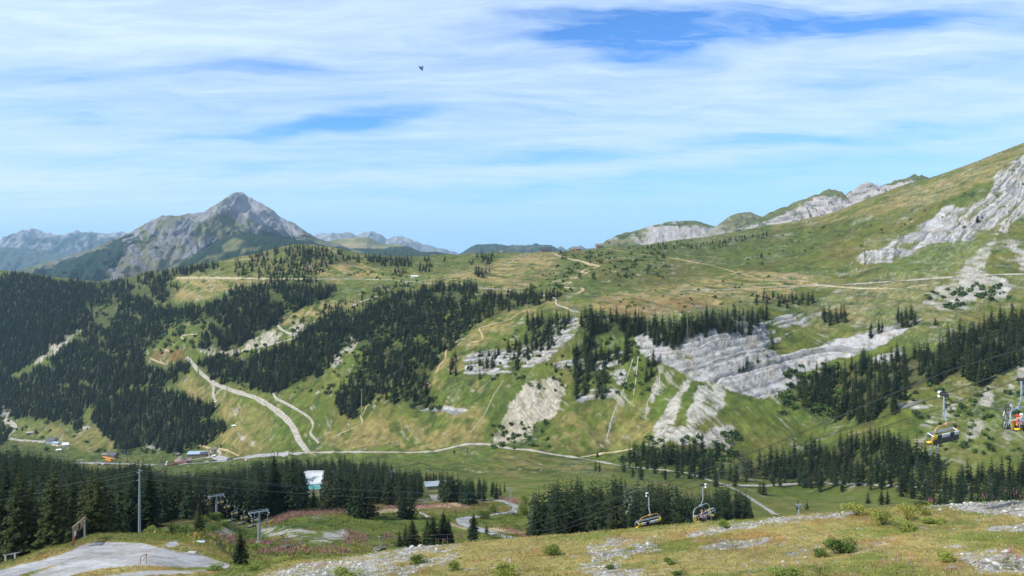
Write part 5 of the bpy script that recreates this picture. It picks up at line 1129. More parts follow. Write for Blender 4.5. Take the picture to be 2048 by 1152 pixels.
def bicycle(loc, rot, col, label, mat=None):
    root = empty('bicycle', loc); root.rotation_euler = rot
    for y in (-.55,.55):
        w_ = MB().ring((0,y,.35), .335, .028, 'x', 20).build('wheel', M_black, root); MB().ring((0,y,.35), .30, .012, 'x', 20).build('rim', M_silv, w_)
        sp = MB(); [sp.tube([(0,y,.35),(0,y+math.cos(a)*.3,.35+math.sin(a)*.3)], .004, 3) for a in np.linspace(0,6.28,11)[:-1]]; sp.build('spokes', M_silv, w_)
    f = MB(); f.tube([(0,-.55,.35),(0,-.10,.33),(0,.38,.78),(0,-.18,.82),(0,-.10,.33)], .022); f.tube([(0,-.55,.35),(0,-.18,.80)], .014); f.build('frame', mat or col, root)
    MB().tube([(0,.55,.35),(0,.42,.66),(0,.36,.86)], .02).build('fork', M_black, root); MB().tube([(-.36,.32,.98),(-.1,.37,.92),(.1,.37,.92),(.36,.32,.98)], .014).build('handlebar', M_black, root); MB().box((0,-.22,.92),(.13,.26,.05)).build('saddle', M_black, root, .015)
    MB().tube([(0,-.19,.8),(0,-.22,.9)], .013).build('seat_post', M_silv, root); MB().ring((.04,-.10,.33), .09, .012, 'x', 12).build('chainring', M_silv, root); tag(root, label, 'bicycle'); return root

# chairlift chairs.  local frame: origin at the cable grip, +y the way the rider faces
def chair(loc, rz, label, group=None, orange=True, pads='yssss', lowered=True):
    root = empty('lift_chair', loc, rz); W2 = 1.65
    g = MB().box((0,.02,-.05),(.22,.62,.20)).box((0,.25,.07),(.14,.25,.16)).box((0,-.2,-.16),(.16,.3,.12)); g.build('grip', M_black, root, .03)
    for y, z in ((.32,.10),(.32,-.18)): r_ = MB().tube([(-.14,y,z),(.14,y,z)], .09, 10).build('roller', M_wht, root)
    MB().tube([(0,0,-.1),(0,0,-1.35),(0,-.03,-1.6),(0,-.16,-1.9),(0,-.22,-2.15)], [.07,.065,.065,.06,.06], 8).tube([(-.2,0,-1.15),(.2,0,-1.15)], .03).build('hanger', M_grey, root)
    fr = arc((-W2,-.05,-3.35),(-W2-.05,-.25,-2.2),(-W2+.75,-.22,-2.2), 8)+[(0,-.22,-2.15)]+arc((W2-.75,-.22,-2.2),(W2+.05,-.25,-2.2),(W2,-.05,-3.35), 8)
    MB().tube(fr, .045, 8).box((0,-.22,-2.17),(.5,.2,.16)).build('frame', M_org if orange else M_steel, root)
    b = MB()
    zb_ = -2.72; yb = .28
    b.tube([(-W2,yb,zb_),(W2,yb,zb_)], .035).tube([(-W2,yb+.16,zb_-.18),(W2,yb+.16,zb_-.18)], .03)
    for i in range(9): x = -W2+2*W2*i/8; b.tube([(x,yb,zb_),(x,yb+.16,zb_-.18)], .02)
    for sx in (-1, 1): b.tube([(sx*W2,-.22,-2.9),(sx*W2,yb,zb_)], .035).tube([(sx*W2,yb+.16,zb_-.18),(sx*W2*.98,.45,-3.25)], .03)
    b.build('restraint_bar', M_steel, root)
    for x in (-.52,.42):
        f = MB().tube([(x-.25,yb+.16,zb_-.18),(x,.55,-3.1),(x,.66,-3.6),(x,.72,-4.55)], .045)
        for z in (-4.15,-4.33,-4.5): f.tube([(x-.22,.72,z),(x+.22,.72,z)], .028)
        f.build('footrest', M_steel, root)
    # seat shell and cushions
    MB().box((0,.15,-3.50),(2*W2,.55,.07), rx=.10).box((0,-.17,-3.30),(2*W2,.06,.34), rx=.22).build('seat_shell', M_black, root, .02)
    nseat = 6; sw = 2*W2/nseat
    for i, c in enumerate(pads):
        x = -W2+sw*(i+.5)*nseat/len(pads); w_ = sw*nseat/len(pads)*.86; m_ = {'y': M_yel, 's': M_silv, 'k': M_black}[c]
        MB().box((x,.16,-3.43),(w_,.50,.09), rx=.10).box((x,-.11,-3.12),(w_,.10,.52), rx=.22).build('cushion', m_, root, .02)
    for sx in (-1, 1): MB().tube([(sx*W2,-.05,-3.35),(sx*W2,.25,-3.55),(sx*W2,.42,-3.45)], .035).build('side_frame', M_black, root)
    tag(root, label, 'lift chair', group); return root
RZ_DN = math.atan2(1, -.626)-math.pi/2         # facing away down the line
RZ_UP = RZ_DN+math.pi
cA = P(1888,788,58); cB = P(1298,990,88); cC = P(1406,969,80); cD = P(2043,757,57)
chair(cA, RZ_DN, 'nearest empty lift chair with orange bail and yellow cushion, above the steep wood at right', pads='ykssks')
chair(cB, RZ_DN, 'empty lift chair with orange bail low over the crest left of the occupied one', pads='yskssy')
o3 = chair(cC, RZ_UP+.25, 'occupied lift chair with yellow cushions and two riders above the crest', orange=False, pads='ykkkky')
o4 = chair(cD, RZ_UP+.1, 'lift chair with bicycles and a rider in red cut by the right edge', orange=False, pads='yyyyyy')
def seatpos(o, x): 
    return Vector(o.location)+Matrix.Rotation(o.rotation_euler.z, 3, 'Z') @ Vector((x, .12, -3.28))
person(seatpos(o3, -.28), o3.rotation_euler.z, M_cloth_b, M_cloth_b, 'seated rider in black shirt and dark trousers, right one on the occupied chair', helmet=M_black)
person(seatpos(o3, .42), o3.rotation_euler.z, M_salmon, M_cloth_b, 'seated rider in reddish shirt and dark trousers, left one on the occupied chair', helmet=M_wood)
person(seatpos(o4, 1.05), o4.rotation_euler.z, M_red, M_cloth_b, 'seated rider in red shirt at the right edge with head turned to the bikes', helmet=M_red)
person(seatpos(o4, .35), o4.rotation_euler.z, M_cloth_w, M_cloth_b, 'seated rider in white shirt beside the one in red', helmet=M_wht)
rz4 = o4.rotation_euler.z
def rel(o, v): return Vector(o.location)+Matrix.Rotation(o.rotation_euler.z, 3, 'Z') @ Vector(v)
bicycle(rel(o4, (1.0,-.5,-2.85)), (1.15,0,rz4+1.5), M_silv, 'silver mountain bike hung on the left side of the chair at the right edge')
bicycle(rel(o4, (.2,-.6,-2.75)), (1.15,0,rz4+1.5), M_silv, 'second mountain bike hung behind the white shirted rider', mat=M_black)
# distant chairs of the same lift: (px, py of the seat, depth)
FY = [(382,996,338),(397,997,328),(402,998,324),(409,1003,316),(420,1007,308),(441,1005,292),(454,1014,282),(469,1027,272),(488,1036,260),(509,1041,247),(535,1045,236),(566,1071,214),(603,1093,196)]
FG = [(464,1041,262),(483,1047,250),(504,1052,238),(572,1094,196),(760,1099,142)]
far_names_y = ['farthest of the row of yellow seated chairs, beside the farthest mast','chair with yellow seats just right of the farthest mast','yellow chair close behind the one right of the farthest mast','yellow chair between the two farther masts, nearer the left one','yellow chair midway between the two farther masts','yellow chair passing just right of the middle mast','first yellow chair downhill of the middle mast','second yellow chair downhill of the middle mast','third yellow chair downhill of the middle mast','yellow chair just left of the nearest mast','yellow chair just right of the nearest mast, before the pink fireweed','yellow chair over the pale stones right of the nearest mast','lowest yellow chair, over the meadow between mast and stony crest']
far_names_g = ['grey backed empty chair between middle and nearest mast, leftmost','grey backed empty chair in the middle of three left of the nearest mast','grey backed empty chair directly left of the nearest mast','grey backed empty chair over the bushes right of the nearest mast','grey backed empty chair just above the stony crest']
proto_y = None; proto_g = None; cabC = []; cabB = []
for i, (px, py, Y) in enumerate(FY):
    if proto_y is None: proto_y = o = chair((0,0,0), RZ_UP, 'x', 'small chairlift chairs with yellow seats', orange=False, pads='yyky')
    else: o = copy_tree(proto_y)
    o.scale = (.72,.72,.72); o.location = P(px, py, Y)+Vector((0,0,2.4)); o.rotation_euler.z = RZ_UP+.3; o['label'] = far_names_y[i]; cabC.append(Vector(o.location))
for i, (px, py, Y) in enumerate(FG):
    if proto_g is None: proto_g = o = chair((0,0,0), RZ_DN, 'x', 'grey backed chairs going down', orange=False, pads='sk')
    else: o = copy_tree(proto_g)
    o.scale = (.72,.72,.72); o.location = P(px, py, Y)+Vector((0,0,2.2)); o.rotation_euler.z = RZ_DN; o['label'] = far_names_g[i]; cabB.append(Vector(o.location))
def cable(name, pts, r, mat, label, group=None, cat='cable', smooth_=4):
    q_ = [Vector(p) for p in pts]; out = []
    for a, b in zip(q_[:-1], q_[1:]):
        n_ = max(1, int((b-a).length/6)); out += [a.lerp(b, i/n_) for i in range(n_)]
    out.append(q_[-1]); A = np.array([p[:] for p in out])
    o = MB().tube([tuple(p) for p in A], r, 5).build(name, mat); tag(o, label, cat, group); return o
up = Vector((0,0,.0))
cable('lift_cable', [P(2300,655,50), P(2048,732,54), cA, P(1740,843,62), P(1545,906,69), P(1424,950,76), cB, P(1100,1060,108)]+[Vector(p) for p in reversed(cabB)]+[P(385,1000,330)], .028, M_wire, 'dark chairlift cable that carries the nearest empty chair', cat='cable')
cable('lift_cable', [P(2300,680,50), cD, P(1870,820,62), P(1700,875,67), P(1536,925,73), P(1467,950,77), cC, P(1250,1020,95), P(1060,1080,125)]+[Vector(p) for p in reversed(cabC)], .026, M_wire, 'dark chairlift cable that carries the occupied chair', cat='cable')
cable('lift_cable', [P(2300,620,60), P(2048,697,62), P(1900,740,64), P(1740,806,66), P(1536,893,70), P(1378,950,76), P(1260,987,84), P(1024,1060,108), P(880,1098,130)], .030, M_wire, 'uppermost dark cable slanting over the right hand woods', cat='cable')
# lift masts
def mast(px, py_top, py_base, Y, label, arm=2.6, group=None, name='lift_mast', rz=RZ_DN, ymin=None):
    top = P(px, py_top, Y); base = P(px, py_base, Y); g_ = gz(base.x, base.y); h = top.z-(g_ if g_ is not None else base.z)+.3
    root = empty(name, (top.x, top.y, top.z-h), rz)
    MB().tube([(0,0,0),(0,0,h*.6),(0,0,h)], [.42,.36,.28], 12).build('pole', M_grey, root); MB().box((0,0,.3),(1.3,1.3,.9)).build('base', M_pale_wood, root)
    MB().box((0,0,h-.15),(2*arm+.5,.34,.34)).tube([(-arm,.0,h+.45),(arm,0,h+.45)], .05).tube([(-arm,0,h),(-arm,0,h+.45)], .04).tube([(arm,0,h),(arm,0,h+.45)], .04).build('crossarm', M_grey, root)
    for sx in (-1, 1):
        s_ = MB().box((sx*arm,0,h-.55),(.18,3.6,.16)).tube([(sx*arm,-1.6,h-.2),(sx*arm,0,h-.95),(sx*arm,1.6,h-.2)], .05)
        s_.build('sheave_beam', M_steel, root)
        for y in (-1.4,-.7,0,.7,1.4): MB().tube([(sx*arm-.09,y,h-.72),(sx*arm+.09,y,h-.72)], .2, 10).build('sheave', M_black, root)
    l = MB().tube([(.38,-.15,.3),(.38,-.15,h-.3)], .02, 4).tube([(.38,.15,.3),(.38,.15,h-.3)], .02, 4); [l.tube([(.38,-.15,z),(.38,.15,z)], .015, 3) for z in np.arange(.5,h-.3,.5)]; l.build('ladder', M_steel, root)
    tag(root, label, 'lift mast', group); return root
mast(390,983,1014,330,'farthest grey lift mast before the dark wood'); mast(433,991,1027,293,'middle grey lift mast with the widest looking crossarm'); mast(518,1023,1090,232,'nearest grey lift mast, standing over the fireweed')
mast(1598,1009,1040,300,'lift mast head peeping over the stony crest on the right meadow', arm=.7, rz=0); mast(1581+1040-1581,950,978,640,'slim mast on the valley meadow above the hairpin', arm=1.4, rz=.3); mast(652+130,942,960,470,'small mast in the belt of wood right of the pool', arm=2)
mast(1148,612,634,925,'left pale mast of the pair above the cliff', arm=1.0, rz=.3); mast(1151,613,635,935,'right pale mast of the pair above the cliff', arm=1.0, rz=.3); mast(1134,588,600,1020,'slim mast under the bike track', arm=1.2, rz=.3); mast(1023,541,552,1450,'small mast on the brown slope left of the bike track', arm=2, rz=.4)
mast(1079,503,512,1780,'pale mast on the skyline at the pass', arm=2, rz=.4); mast(723,779,791,1010,'slim mast above the lone spruces', arm=1.6, rz=.3); mast(351,904,918,1130,'mast left of the long hut', arm=2.6, rz=.4); mast(374,907,917,1150,'white mast at the end of the long hut', arm=2.6, rz=.4); mast(249,900,911,1180,'mast on the pasture above the orange terrace', arm=2, rz=.4); mast(220,903,912,1230,'mast behind the slate roofed restaurant', arm=2, rz=.4)
mast(964,572,583,1240,'mast at the edge of the diagonal wood', arm=1.4, rz=.3)
# slender post with a box, right meadow
def pole_sign(px, pt, pb, Y, w_, h_, mat, label, cat='sign', name='sign_post', post=M_wht, r=.05):
    top = P(px, pt, Y); g_ = gz(top.x, top.y); H = top.z-g_; root = empty(name, (top.x, top.y, g_))
    MB().tube([(0,0,-.2),(0,0,H)], r, 6).build('post', post, root); MB().box((0,-.08,H-h_/2),(w_,.05,h_)).build('panel', mat, root); tag(root, label, cat); return root
pole_sign(1811,959,984,590,2.4,1.6,M_wht,'white box on a tall post beside the branch road',r=.12)
pole_sign(391,1064,1087,128,.55,.62,M_org,'yellow brown trail sign on a pole right of the gravel lot',r=.03)
# power pole, lattice pylon and lines
tp = P(279,938,200); g_ = gz(tp.x, tp.y); H = tp.z-g_; root = empty('utility_pole', (tp.x, tp.y, g_)); MB().tube([(0,0,-.3),(0,0,H*.5),(0,0,H)], [.34,.27,.16], 12).build('pole', M_grey, root)
for z, sx in ((H-.5,1),(H-.9,-1),(H-2.9,-1)): MB().tube([(0,0,z),(sx*.7,0,z+.05)], .06).build('bracket', M_steel, root)
tag(root, 'tall tapered blue grey utility pole rising from the near wood', 'pole')
def lattice(px, pt, pb, Y, label, wd=1.3):
    top = P(px, pt, Y); g_ = gz(top.x, top.y); H = top.z-g_; root = empty('lattice_pylon', (top.x, top.y, g_)); b = MB(); nseg = 8
    for sx in (-1,1):
        for sy in (-1,1): b.tube([(sx*wd*.5,sy*wd*.5,0),(sx*wd*.2,sy*wd*.2,H)], .06, 4)
    b.build('leg_frame', M_steel, root); b = MB()
    for i in range(nseg):
        z0, z1 = H*i/nseg, H*(i+1)/nseg; w0, w1 = wd*(.5-.3*i/nseg), wd*(.5-.3*(i+1)/nseg)
        for sy in (-1,1): b.tube([(-w0,sy*w0,z0),(w1,sy*w1,z1)], .035, 3); b.tube([(w0,sy*w0,z0),(-w1,sy*w1,z1)], .035, 3)
        for sx in (-1,1): b.tube([(sx*w0,-w0,z0),(sx*w1,w1,z1)], .035, 3)
    b.build('bracing', M_steel, root); MB().box((0,0,H-.5),(4.2,.2,.2)).build('crossarm', M_steel, root); tag(root, label, 'pylon')
lattice(1021,974,1026,345,'grey lattice pylon beside the hairpin bend'); lattice(1042,925,952,720,'faint lattice pylon on the valley meadow')
for i, (a, b_, lab) in enumerate([((279,941,200),(-320,1043,130),'upper pale power line left of the utility pole'),((279,947,200),(-320,1050,130),'middle pale power line left of the utility pole'),((279,959,200),(-320,1066,130),'lower pale power line left of the utility pole'),
   ((279,941,200),(1021,984,345),'upper pale power line right of the utility pole'),((279,945,200),(1021,986,345),'second pale power line right of the utility pole'),((279,958,200),(1021,997,345),'lowest pale power line right of the utility pole')]):
    A = P(*a); B = P(*b_); sag = 2.2 if i > 2 else .5; pts = [A.lerp(B, t)-Vector((0,0,4*sag*t*(1-t))) for t in np.linspace(0,1,30)]
    cable('power_line', pts, .024 if i != 4 else .018, M_wirel, lab, cat='power line')
A = P(1021,984,345); B = P(1500,1000,600); cable('power_line', [A.lerp(B, t)-Vector((0,0,12*t*(1-t))) for t in np.linspace(0,1,20)], .03, M_wirel, 'pale power line running on behind the centre stand', cat='power line')

# ------------------------------------------------------------------ gravel lot things
def gpoint(px, py, ymin=60): return ray(px, py, ymin)
a = gpoint(147,1092); b = gpoint(169,1076); 
if a and b:
    b = P(169,1073,a.y+9); b.z = gz(b.x, b.y); root = empty('sign_gate', a); d = b-a; L = d.xy.length; root.rotation_euler.z = math.atan2(d.y, d.x); dz = d.z; H1 = 2.5; top2 = dz+2.5
    MB().box((0,0,H1/2-.1),(.24,.24,H1)).build('post', M_wood, root); MB().box((L,0,dz+1.2),(.2,.2,2.9)).build('post', M_pale_wood, root)
    MB().tube([(-.5,0,H1),(L+.4,0,top2+.4)], .13, 6).build('top_beam', M_wood, root)
    q_ = MB(); [q_.box((L*t, .02, H1-.55+(top2-H1+.4)*t),(L*.16,.06,.75)) for t in (.12,.34,.72,.9)]; q_.build('slat_panel', M_wood, root)
    MB().box((-.05,-.18,1.55),(.85,.06,.42)).build('notice_board', M_blue_sign, root); MB().box((.15,-.2,1.22),(1.1,.06,.16)).build('arrow_board', M_salmon, root)
    MB().box((0,-.14,.62),(.2,.05,.6)).build('marker', M_red, root); tag(root, 'weathered wooden trail gate with long top beam and white notice board by the gravel lot', 'gate')
a = gpoint(8,1127); b = gpoint(68,1105)
if a and b:
    root = empty('wooden_rail', a); d = b-a
    MB().box(tuple(d*.5+Vector((0,0,.95))), (d.length+.6,.14,.16), rz=math.atan2(d.y, d.x), ry=-math.asin(d.z/d.length)).build('rail', M_pale_wood, root)
    for t in (.02,.18,.62,.98): z_ = gz((a+d*t).x, (a+d*t).y)-a.z; MB().box((d.x*t, d.y*t, (z_+d.z*t+.95)/2-.1),(.16,.16,max(.4,.95+d.z*t-z_)+.2)).build('post', M_pale_wood, root)
    tag(root, 'low grey wooden rail along the edge of the near wood', 'fence')
a = gpoint(280,1130)
if a:
    root = empty('bar_gate', a, .9); root.scale = (.7,.7,.95); MB().tube([(0,0,-.1),(.12,0,.95)], .05).tube([(.95,0,-.1),(1.05,0,1.0)], .05).build('post', M_wood, root); MB().tube([(.1,0,.9),(1.08,0,.96)], .045).tube([(.55,0,.45),(1.0,0,.92)], .035).build('bar', M_wood, root); tag(root, 'small rusty bar frame standing in the gravel lot', 'frame')
a = gpoint(401,1085, 110)
if a:
    root = empty('concrete_slab', a); root.scale = (.48,.5,.6); MB().box((0,0,.15),(2.6,1.1,.32)).build('slab', M_blue_sign, root, .03); MB().tube([(.6,0,.3),(.75,0,1.0)], .05).tube([(.2,0,.3),(.3,0,.8)], .04).build('valve_stem', M_steel, root); tag(root, 'pale slab with a short pipe right of the trail sign', 'slab')
a = gpoint(384,1107, 90)
if a:
    root = empty('water_trough', a); root.scale = (.6,.7,.9); MB().box((0,0,.12),(1.6,.7,.25)).build('trough', M_pale_wood, root, .03); MB().tube([(.4,0,.2),(.4,0,1.1)], .04).build('standpipe', M_wood, root); tag(root, 'low pale trough with upright pipe on the grass by the lot', 'trough')
# walkers on the gravel road
for i, (px, py, c_, lab) in enumerate([(1001,1074,M_cloth_b,'walker in black on the gravel road behind the crest, right of the pair'),(1013,1078,M_cloth_b,'cyclist in black pushing up the gravel road behind the crest')]):
    p = ray(px, py, 150)
    if p:
        q_ = person(p+Vector((0,0,.9)), 2.2+i, c_, M_cloth_b, lab, seated=False, helmet=M_black)
        if i == 1: bicycle(p+Vector((.5,.1,0)), (0,0,2.6), M_black, 'dark bicycle beside the cyclist on the gravel road')
# fly close to the camera
M_fly = flat_mat('fly_body', (.16,.14,.2), .5)
root = empty('fly', P(842,137,2.1), .6); root.rotation_euler = (.3,.5,.9); root.scale = (1.0,)*3
bm_ = MB().tube([(-.009,0,0),(-.005,0,0),(0,0,.0005),(.005,0,0),(.0085,0,0)], [.0006,.0026,.0030,.0024,.0008], 8); bm_.build('body', M_fly, root)
for s_ in (-1, 1): MB().add([(.001,0,.002),(-.009,s_*.009,.004),(-.004,s_*.011,.0045),(.003,s_*.006,.003)], [(0,1,2,3)]).build('wing', M_grey, root)
tag(root, 'dark flying insect high in the sky left of centre', 'insect')

# ------------------------------------------------------------------ buildings
def house(px, py, w_, d_, h_, rz, roof, wall, label, ymin=700, rh=None, rooft='gable', over=.8, wins=3, name='chalet', cat='building', Y=None, base_stone=None, sink=2.0):
    p = ray(px, py, ymin) if Y is None else on_ground(px, Y)
    if p is None: return None
    root = empty(name, p, rz); rh = rh or w_*.28
    MB().box((0,0,(h_-sink)/2),(w_,d_,h_+sink)).build('wall', wall, root)
    if rooft == 'gable':      # ridge along x
        r_ = MB(); X = w_/2+over; Yd = d_/2+over; t = .25
        V = [(-X,-Yd,h_-.2),(X,-Yd,h_-.2),(X,0,h_+rh),(-X,0,h_+rh),(X,Yd,h_-.2),(-X,Yd,h_-.2)]; V2 = [(a,b,c+t) for a,b,c in V]
        r_.add(V+V2, [(0,3,2,1),(3,5,4,2),(6,7,8,9),(9,8,10,11),(0,1,7,6),(5,11,10,4),(0,6,9,3),(3,9,11,5),(1,2,8,7),(2,4,10,8)]); ro = r_.build('roof', roof, root)
        MB().add([(-w_/2,-d_/2,h_),(-w_/2,d_/2,h_),(-w_/2,0,h_+rh*.85),(w_/2,-d_/2,h_),(w_/2,d_/2,h_),(w_/2,0,h_+rh*.85)],[(0,2,1),(3,4,5)]).build('gable', wall, root)
        MB().box((w_*.2,d_*.12,h_+rh+.2),(.9,.9,1.6)).build('chimney', wall, ro)
    elif rooft == 'hip':
        r_ = MB(); X = w_/2+over; Yd = d_/2+over; n_ = 12; V = [(X*math.cos(6.283*i/n_), Yd*math.sin(6.283*i/n_), h_-.3) for i in range(n_)]+[(X*.12*math.cos(6.283*i/n_), Yd*.12*math.sin(6.283*i/n_), h_+rh) for i in range(n_)]
        r_.add(V, [(i,(i+1)%n_,n_+(i+1)%n_,n_+i) for i in range(n_)]+[tuple(range(n_,2*n_)), tuple(range(n_))[::-1]]).build('roof', roof, root)
    elif rooft == 'mono':
        X = w_/2+over; Yd = d_/2+over; MB().add([(-X,-Yd,h_-.1),(X,-Yd,h_-.1),(X,Yd,h_+rh),(-X,Yd,h_+rh),(-X,-Yd,h_+.2),(X,-Yd,h_+.2),(X,Yd,h_+rh+.3),(-X,Yd,h_+rh+.3)],[(0,3,2,1),(4,5,6,7),(0,1,5,4),(1,2,6,5),(2,3,7,6),(3,0,4,7)]).build('roof', roof, root)
        MB().add([(-w_/2,-d_/2,h_-.1),(-w_/2,d_/2,h_-.1),(-w_/2,d_/2,h_+rh*.9),(w_/2,-d_/2,h_-.1),(w_/2,d_/2,h_-.1),(w_/2,d_/2,h_+rh*.9)],[(0,2,1),(3,4,5)]).build('gable', wall, root)
    for i in range(wins):
        x = -w_/2+w_*(i+.5)/wins; f = MB().box((x,-d_/2-.02,h_*.62),(1.5,.12,1.4)).build('window', M_wht, root); MB().box((x,-d_/2-.09,h_*.62),(1.2,.05,1.1)).build('pane', M_glass, f)
    dr = MB().box((w_*.5*(.35 if wins > 1 else .6),-d_/2-.05,1.0),(1.1,.12,2.1)).build('door', M_wood, root)
    tag(root, label, cat); return root
house(394,913,25,9,4.6,.12,M_roofm,M_wood,'long low hut with blue grey metal roof beside the parking row',rh=1.8,rooft='mono',wins=6,name='lift_station')
house(408,912,8,8,4.2,.12,M_roofd,M_wood,'dark roofed end block of the long hut',rh=2,wins=2)
house(427,904,8,7,4.5,.5,M_roofb,M_wall,'small upper chalet with pale walls right of the long hut',wins=2); house(421,911,6,6,3.6,.4,M_roofb,M_wall,'tiny lower chalet right of the long hut',wins=1); house(428,914,3.2,2.6,2.4,.2,M_wht,M_wht,'little white kiosk below the chalets',rh=.5,wins=1,name='kiosk')
house(362,936,15,15,5.0,.3,M_roofb,M_salmon,'round hut with a broad conical brown roof behind the near wood',rh=6.0,rooft='hip',Y=1080,wins=3,name='round_hut'); house(375,936,10,8,4.0,.2,M_roofb,M_wood,'low annex right of the conical roof hut',rh=2.4,Y=1085,wins=2)
ra = house(226,916,13,10,5.0,-.25,M_roofd,M_wood,'restaurant with dark slate roof behind the orange parasols',rh=3.4,wins=4,name='restaurant'); house(211,913,9,6,3.5,-.2,M_roofb,M_wood,'low brown hut left of the slate roofed restaurant',rh=1.5,wins=2)
house(104,886,16,12,5.5,-.3,M_roofd,M_grey,'large dark roofed building with blue grey front at far left',ymin=900,rh=4.5,wins=4,name='farm_building'); house(113,890,12,7,4,-.3,M_roofm,M_wall,'lower grey roofed wing of the large far left building',ymin=900,rh=1.8,wins=3)
house(131,894,9,7,4.5,.5,M_wht,M_wht,'small white house right of the far left building',ymin=900,rh=2.5,wins=2,name='white_house'); house(118,902,7,5,2.5,.2,M_wht,M_wall,'low white roofed shed at the edge of the near wood, far left',ymin=900,rh=.8,wins=1,name='shed')
house(60,868,11,5,3,.35,M_pale_wood,M_wood,'small grey barn in the far left pasture',ymin=900,rh=1.6,wins=1,name='barn'); house(467,854,4,3.2,2.2,.3,M_wht,M_wht,'tiny white shed on the slope above the parking',rh=.8,wins=1,name='shed')
house(355,911,5,4,2.4,.3,M_roofb,M_wood,'little brown hut beside the mast left of the long hut',rh=1.2,wins=1,name='hut'); house(874,978,15,6,3.0,.25,M_steel,M_steel,'grey metal roofed shed between the clumps',ymin=300,rh=1.0,wins=1,rooft='mono',name='shed')
house(1147,500,16,8,4.5,.2,M_roofb,M_wood,'left brown building on the skyline at the pass',Y=1700,wins=3,name='mountain_hut'); house(1156,500,13,8,4.0,.2,M_roofb,M_wood,'right brown building on the skyline at the pass',Y=1690,wins=2,name='mountain_hut'); house(1199,495,15,8,5,.2,M_roofb,M_wood,'dark hut on the skyline where the ridge starts to rise',Y=1640,wins=2,name='mountain_hut')
house(1092,502,24,9,4.5,.1,M_roofd,M_wood,'long dark lift station on the skyline at the pass',Y=1740,wins=4,name='lift_station'); house(1002,500,5,4,3,.1,M_salmon,M_wht,'tiny red and white cabin on the skyline left of the pass',Y=1790,rh=1,wins=1,name='cabin')
house(829,555,13,6,2.4,.1,M_wht,M_wht,'white low shelter on the bright green saddle',rh=1.2,wins=2,name='shelter'); house(1966,552,3,3,2,.2,M_wht,M_wht,'tiny white cabin on the level track at right',ymin=500,rh=.8,wins=1,name='cabin') if False else None
for i, (px, py) in enumerate([(209,917),(213,919),(217,920),(221,921),(226,922),(214,923),(219,925)]):
    p = ray(px, py, 900)
    if p is None: continue
    if i == 0:
        par = empty('parasol', p); n_ = 8; MB().tube([(0,0,0),(0,0,3.1)], .06).build('pole', M_wht, par); MB().add([(2.4*math.cos(6.283*k/n_), 2.4*math.sin(6.283*k/n_), 2.7) for k in range(n_)]+[(0,0,3.6)]+[(2.4*math.cos(6.283*k/n_), 2.4*math.sin(6.283*k/n_), 2.5) for k in range(n_)], [(k,(k+1)%n_,n_) for k in range(n_)]+[(k,n_+1+k,n_+1+(k+1)%n_,(k+1)%n_) for k in range(n_)]+[tuple(range(n_+1,2*n_+1))[::-1]]).build('canopy', M_orange, par)
        tag(par, 'orange parasol on the terrace before the slate roofed restaurant', 'parasol', 'orange parasols on the terrace'); o = par
    else: o = copy_tree(par)
    o.location = p
# parked cars
def car(mat, label):
    root = empty('parked_car', (0,0,0)); pr = [(-2.15,.35),(-2.2,.75),(-2.0,.98),(-1.45,1.02),(-.95,1.45),(.55,1.48),(1.15,1.02),(1.95,.88),(2.2,.66),(2.15,.35)]
    V = [(x,-.85,z) for x, z in pr]+[(x,.85,z) for x, z in pr]; n_ = len(pr); MB().add(V, [(i,(i+1)%n_,n_+(i+1)%n_,n_+i) for i in range(n_)]+[tuple(range(n_))[::-1], tuple(range(n_,2*n_))]).build('body', mat, root, .05)
    MB().box((-.2,0,1.22),(1.5,1.74,.30)).build('side_windows', M_glass, root)
    for x in (-1.35,1.35):
        for y in (-.8,.8): w_ = MB().tube([(x,y-.12,.33),(x,y+.12,.33)], .33, 12).build('wheel', M_black, root)
    tag(root, label, 'car', 'cars parked in the valley'); return root
M_cw = flat_mat('white_car_paint', (.7,.7,.7), .3, var=.02); M_cd = flat_mat('dark_car_paint', (.03,.035,.045), .3, var=.05); M_cr = flat_mat('red_car_paint', (.5,.02,.02), .3, var=.02)
LR1 = 'car parked in the upper row left of the conical roof hut'; LR2 = 'car parked in the lower row left of the conical roof hut'; LR3 = 'car parked along the road right of the conical roof hut'; LR4 = 'car parked on the forecourt of the restaurant with orange parasols'
spots = [(320+i*5.0+random.uniform(-.8,.8), 925+.05*i, LR1, 'dddwddrdd'[i % 9]) for i in range(8)]+[(318+i*4.9, 930, LR2, 'dddwdrddd'[i % 9]) for i in range(8)]+[(401,925.5,LR3,'d'),(414,924.5,LR3,'w'),(422,924,LR3,'d'),(427,923.5,LR3,'d'),(431,923,LR3,'d'),(440,922.5,LR3,'w'),(446,921.5,LR3,'w'),(452,920.5,LR3,'w'),(457,920,LR3,'d'),(463,919.5,LR3,'d')]+[(196,930,LR4,'d'),(201,930,LR4,'d'),(206,929.5,LR4,'w'),(211,929.5,LR4,'d'),(217,929.5,LR4,'d')]
base = {}
for px, py, lab, c_ in spots+[(488,920,'bright red car on the road right of the parking rows','r'),(492,921,'white car just right of the red car','w')]:
    p = ray(px, py, 700)
    if p is None: continue
    if c_ not in base: base[c_] = o = car({'w': M_cw, 'd': M_cd, 'r': M_cr}[c_], 'x')
    else: o = copy_tree(base[c_])
    o.location = p+Vector((0,0,.3)); o.rotation_euler.z = 1.5+random.uniform(-.15,.15) if lab != LR3 else .3; o['label'] = ({'w': 'white ', 'd': 'dark ', 'r': 'red '}[c_]+lab) if lab[:3] == 'car' else lab
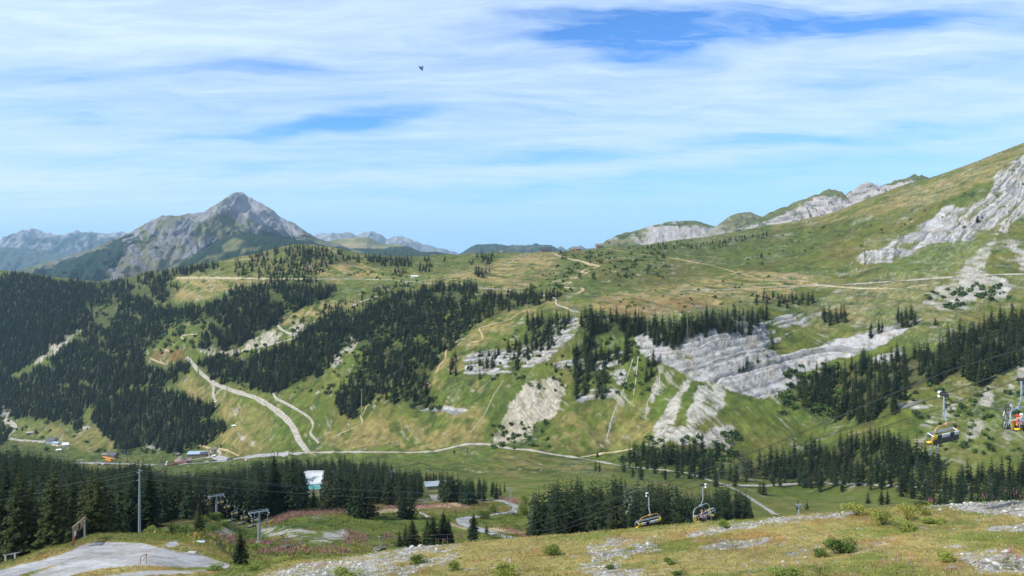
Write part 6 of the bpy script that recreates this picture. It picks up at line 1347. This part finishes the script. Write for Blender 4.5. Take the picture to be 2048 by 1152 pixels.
# pool liner of the reservoir: basin with white bank and turquoise water
M_liner = flat_mat('white_pool_liner', (.52,.54,.54), .6, var=.03, scale=.2); M_wat, n_w, b_w = newmat('turquoise_water'); b_w.inputs['Base Color'].default_value = (.015,.23,.22,1); b_w.inputs['Roughness'].default_value = .12
tcw = node(n_w, 'ShaderNodeNewGeometry'); nzw = node(n_w, 'ShaderNodeTexNoise', i_Scale=.6, i_Detail=3.0); n_w.links.new(tcw.outputs['Position'], nzw.inputs['Vector']); bpw = node(n_w, 'ShaderNodeBump', i_Strength=.15); n_w.links.new(nzw.outputs['Fac'], bpw.inputs['Height']); n_w.links.new(bpw.outputs[0], b_w.inputs['Normal'])
M_wht_bank = flat_mat('grey_gravel_rim', (.36,.36,.37), .9, var=.15, scale=.4)
cy = 560; c0 = P(612,972,cy); Rx, Ry = 19, 30; zc = -167.0
def ell(rx, ry, z, n_=48): return [(c0.x+rx*math.copysign(abs(math.cos(6.283*i/n_))**.75, math.cos(6.283*i/n_)), cy+ry*math.copysign(abs(math.sin(6.283*i/n_))**.75, math.sin(6.283*i/n_)), z) for i in range(n_)]
def band(name, r1, r2, mat, label, parent=None):
    n_ = 48; o = MB().add(r1+r2, [(i,(i+1)%n_,n_+(i+1)%n_,n_+i) for i in range(n_)]).build(name, mat, parent); return o
res = empty('reservoir', (0,0,0)); e_out = ell(Rx+8,Ry+10,zc-2); e_rim = ell(Rx+4,Ry+6,zc+.4); e_in = ell(Rx,Ry,zc+.4); e_w = ell(Rx*.78,Ry*.70,zc-8)
low = [(x, y, -240) for x, y, z in e_out]
band('embankment', low, e_out, M_wht_bank, '', res); band('rim', e_out, e_rim, M_wht_bank, '', res); band('rim_path', e_rim, e_in, M_wht_bank, '', res); band('liner', e_in, e_w, M_liner, '', res); MB().add([(x,y,zc-6.0) for x, y, z in ell(Rx*.845,Ry*.785,0)], [tuple(range(48))]).build('water', M_wat, res)
tag(res, 'reservoir with white lined bank and turquoise water between the dark trees', 'reservoir')
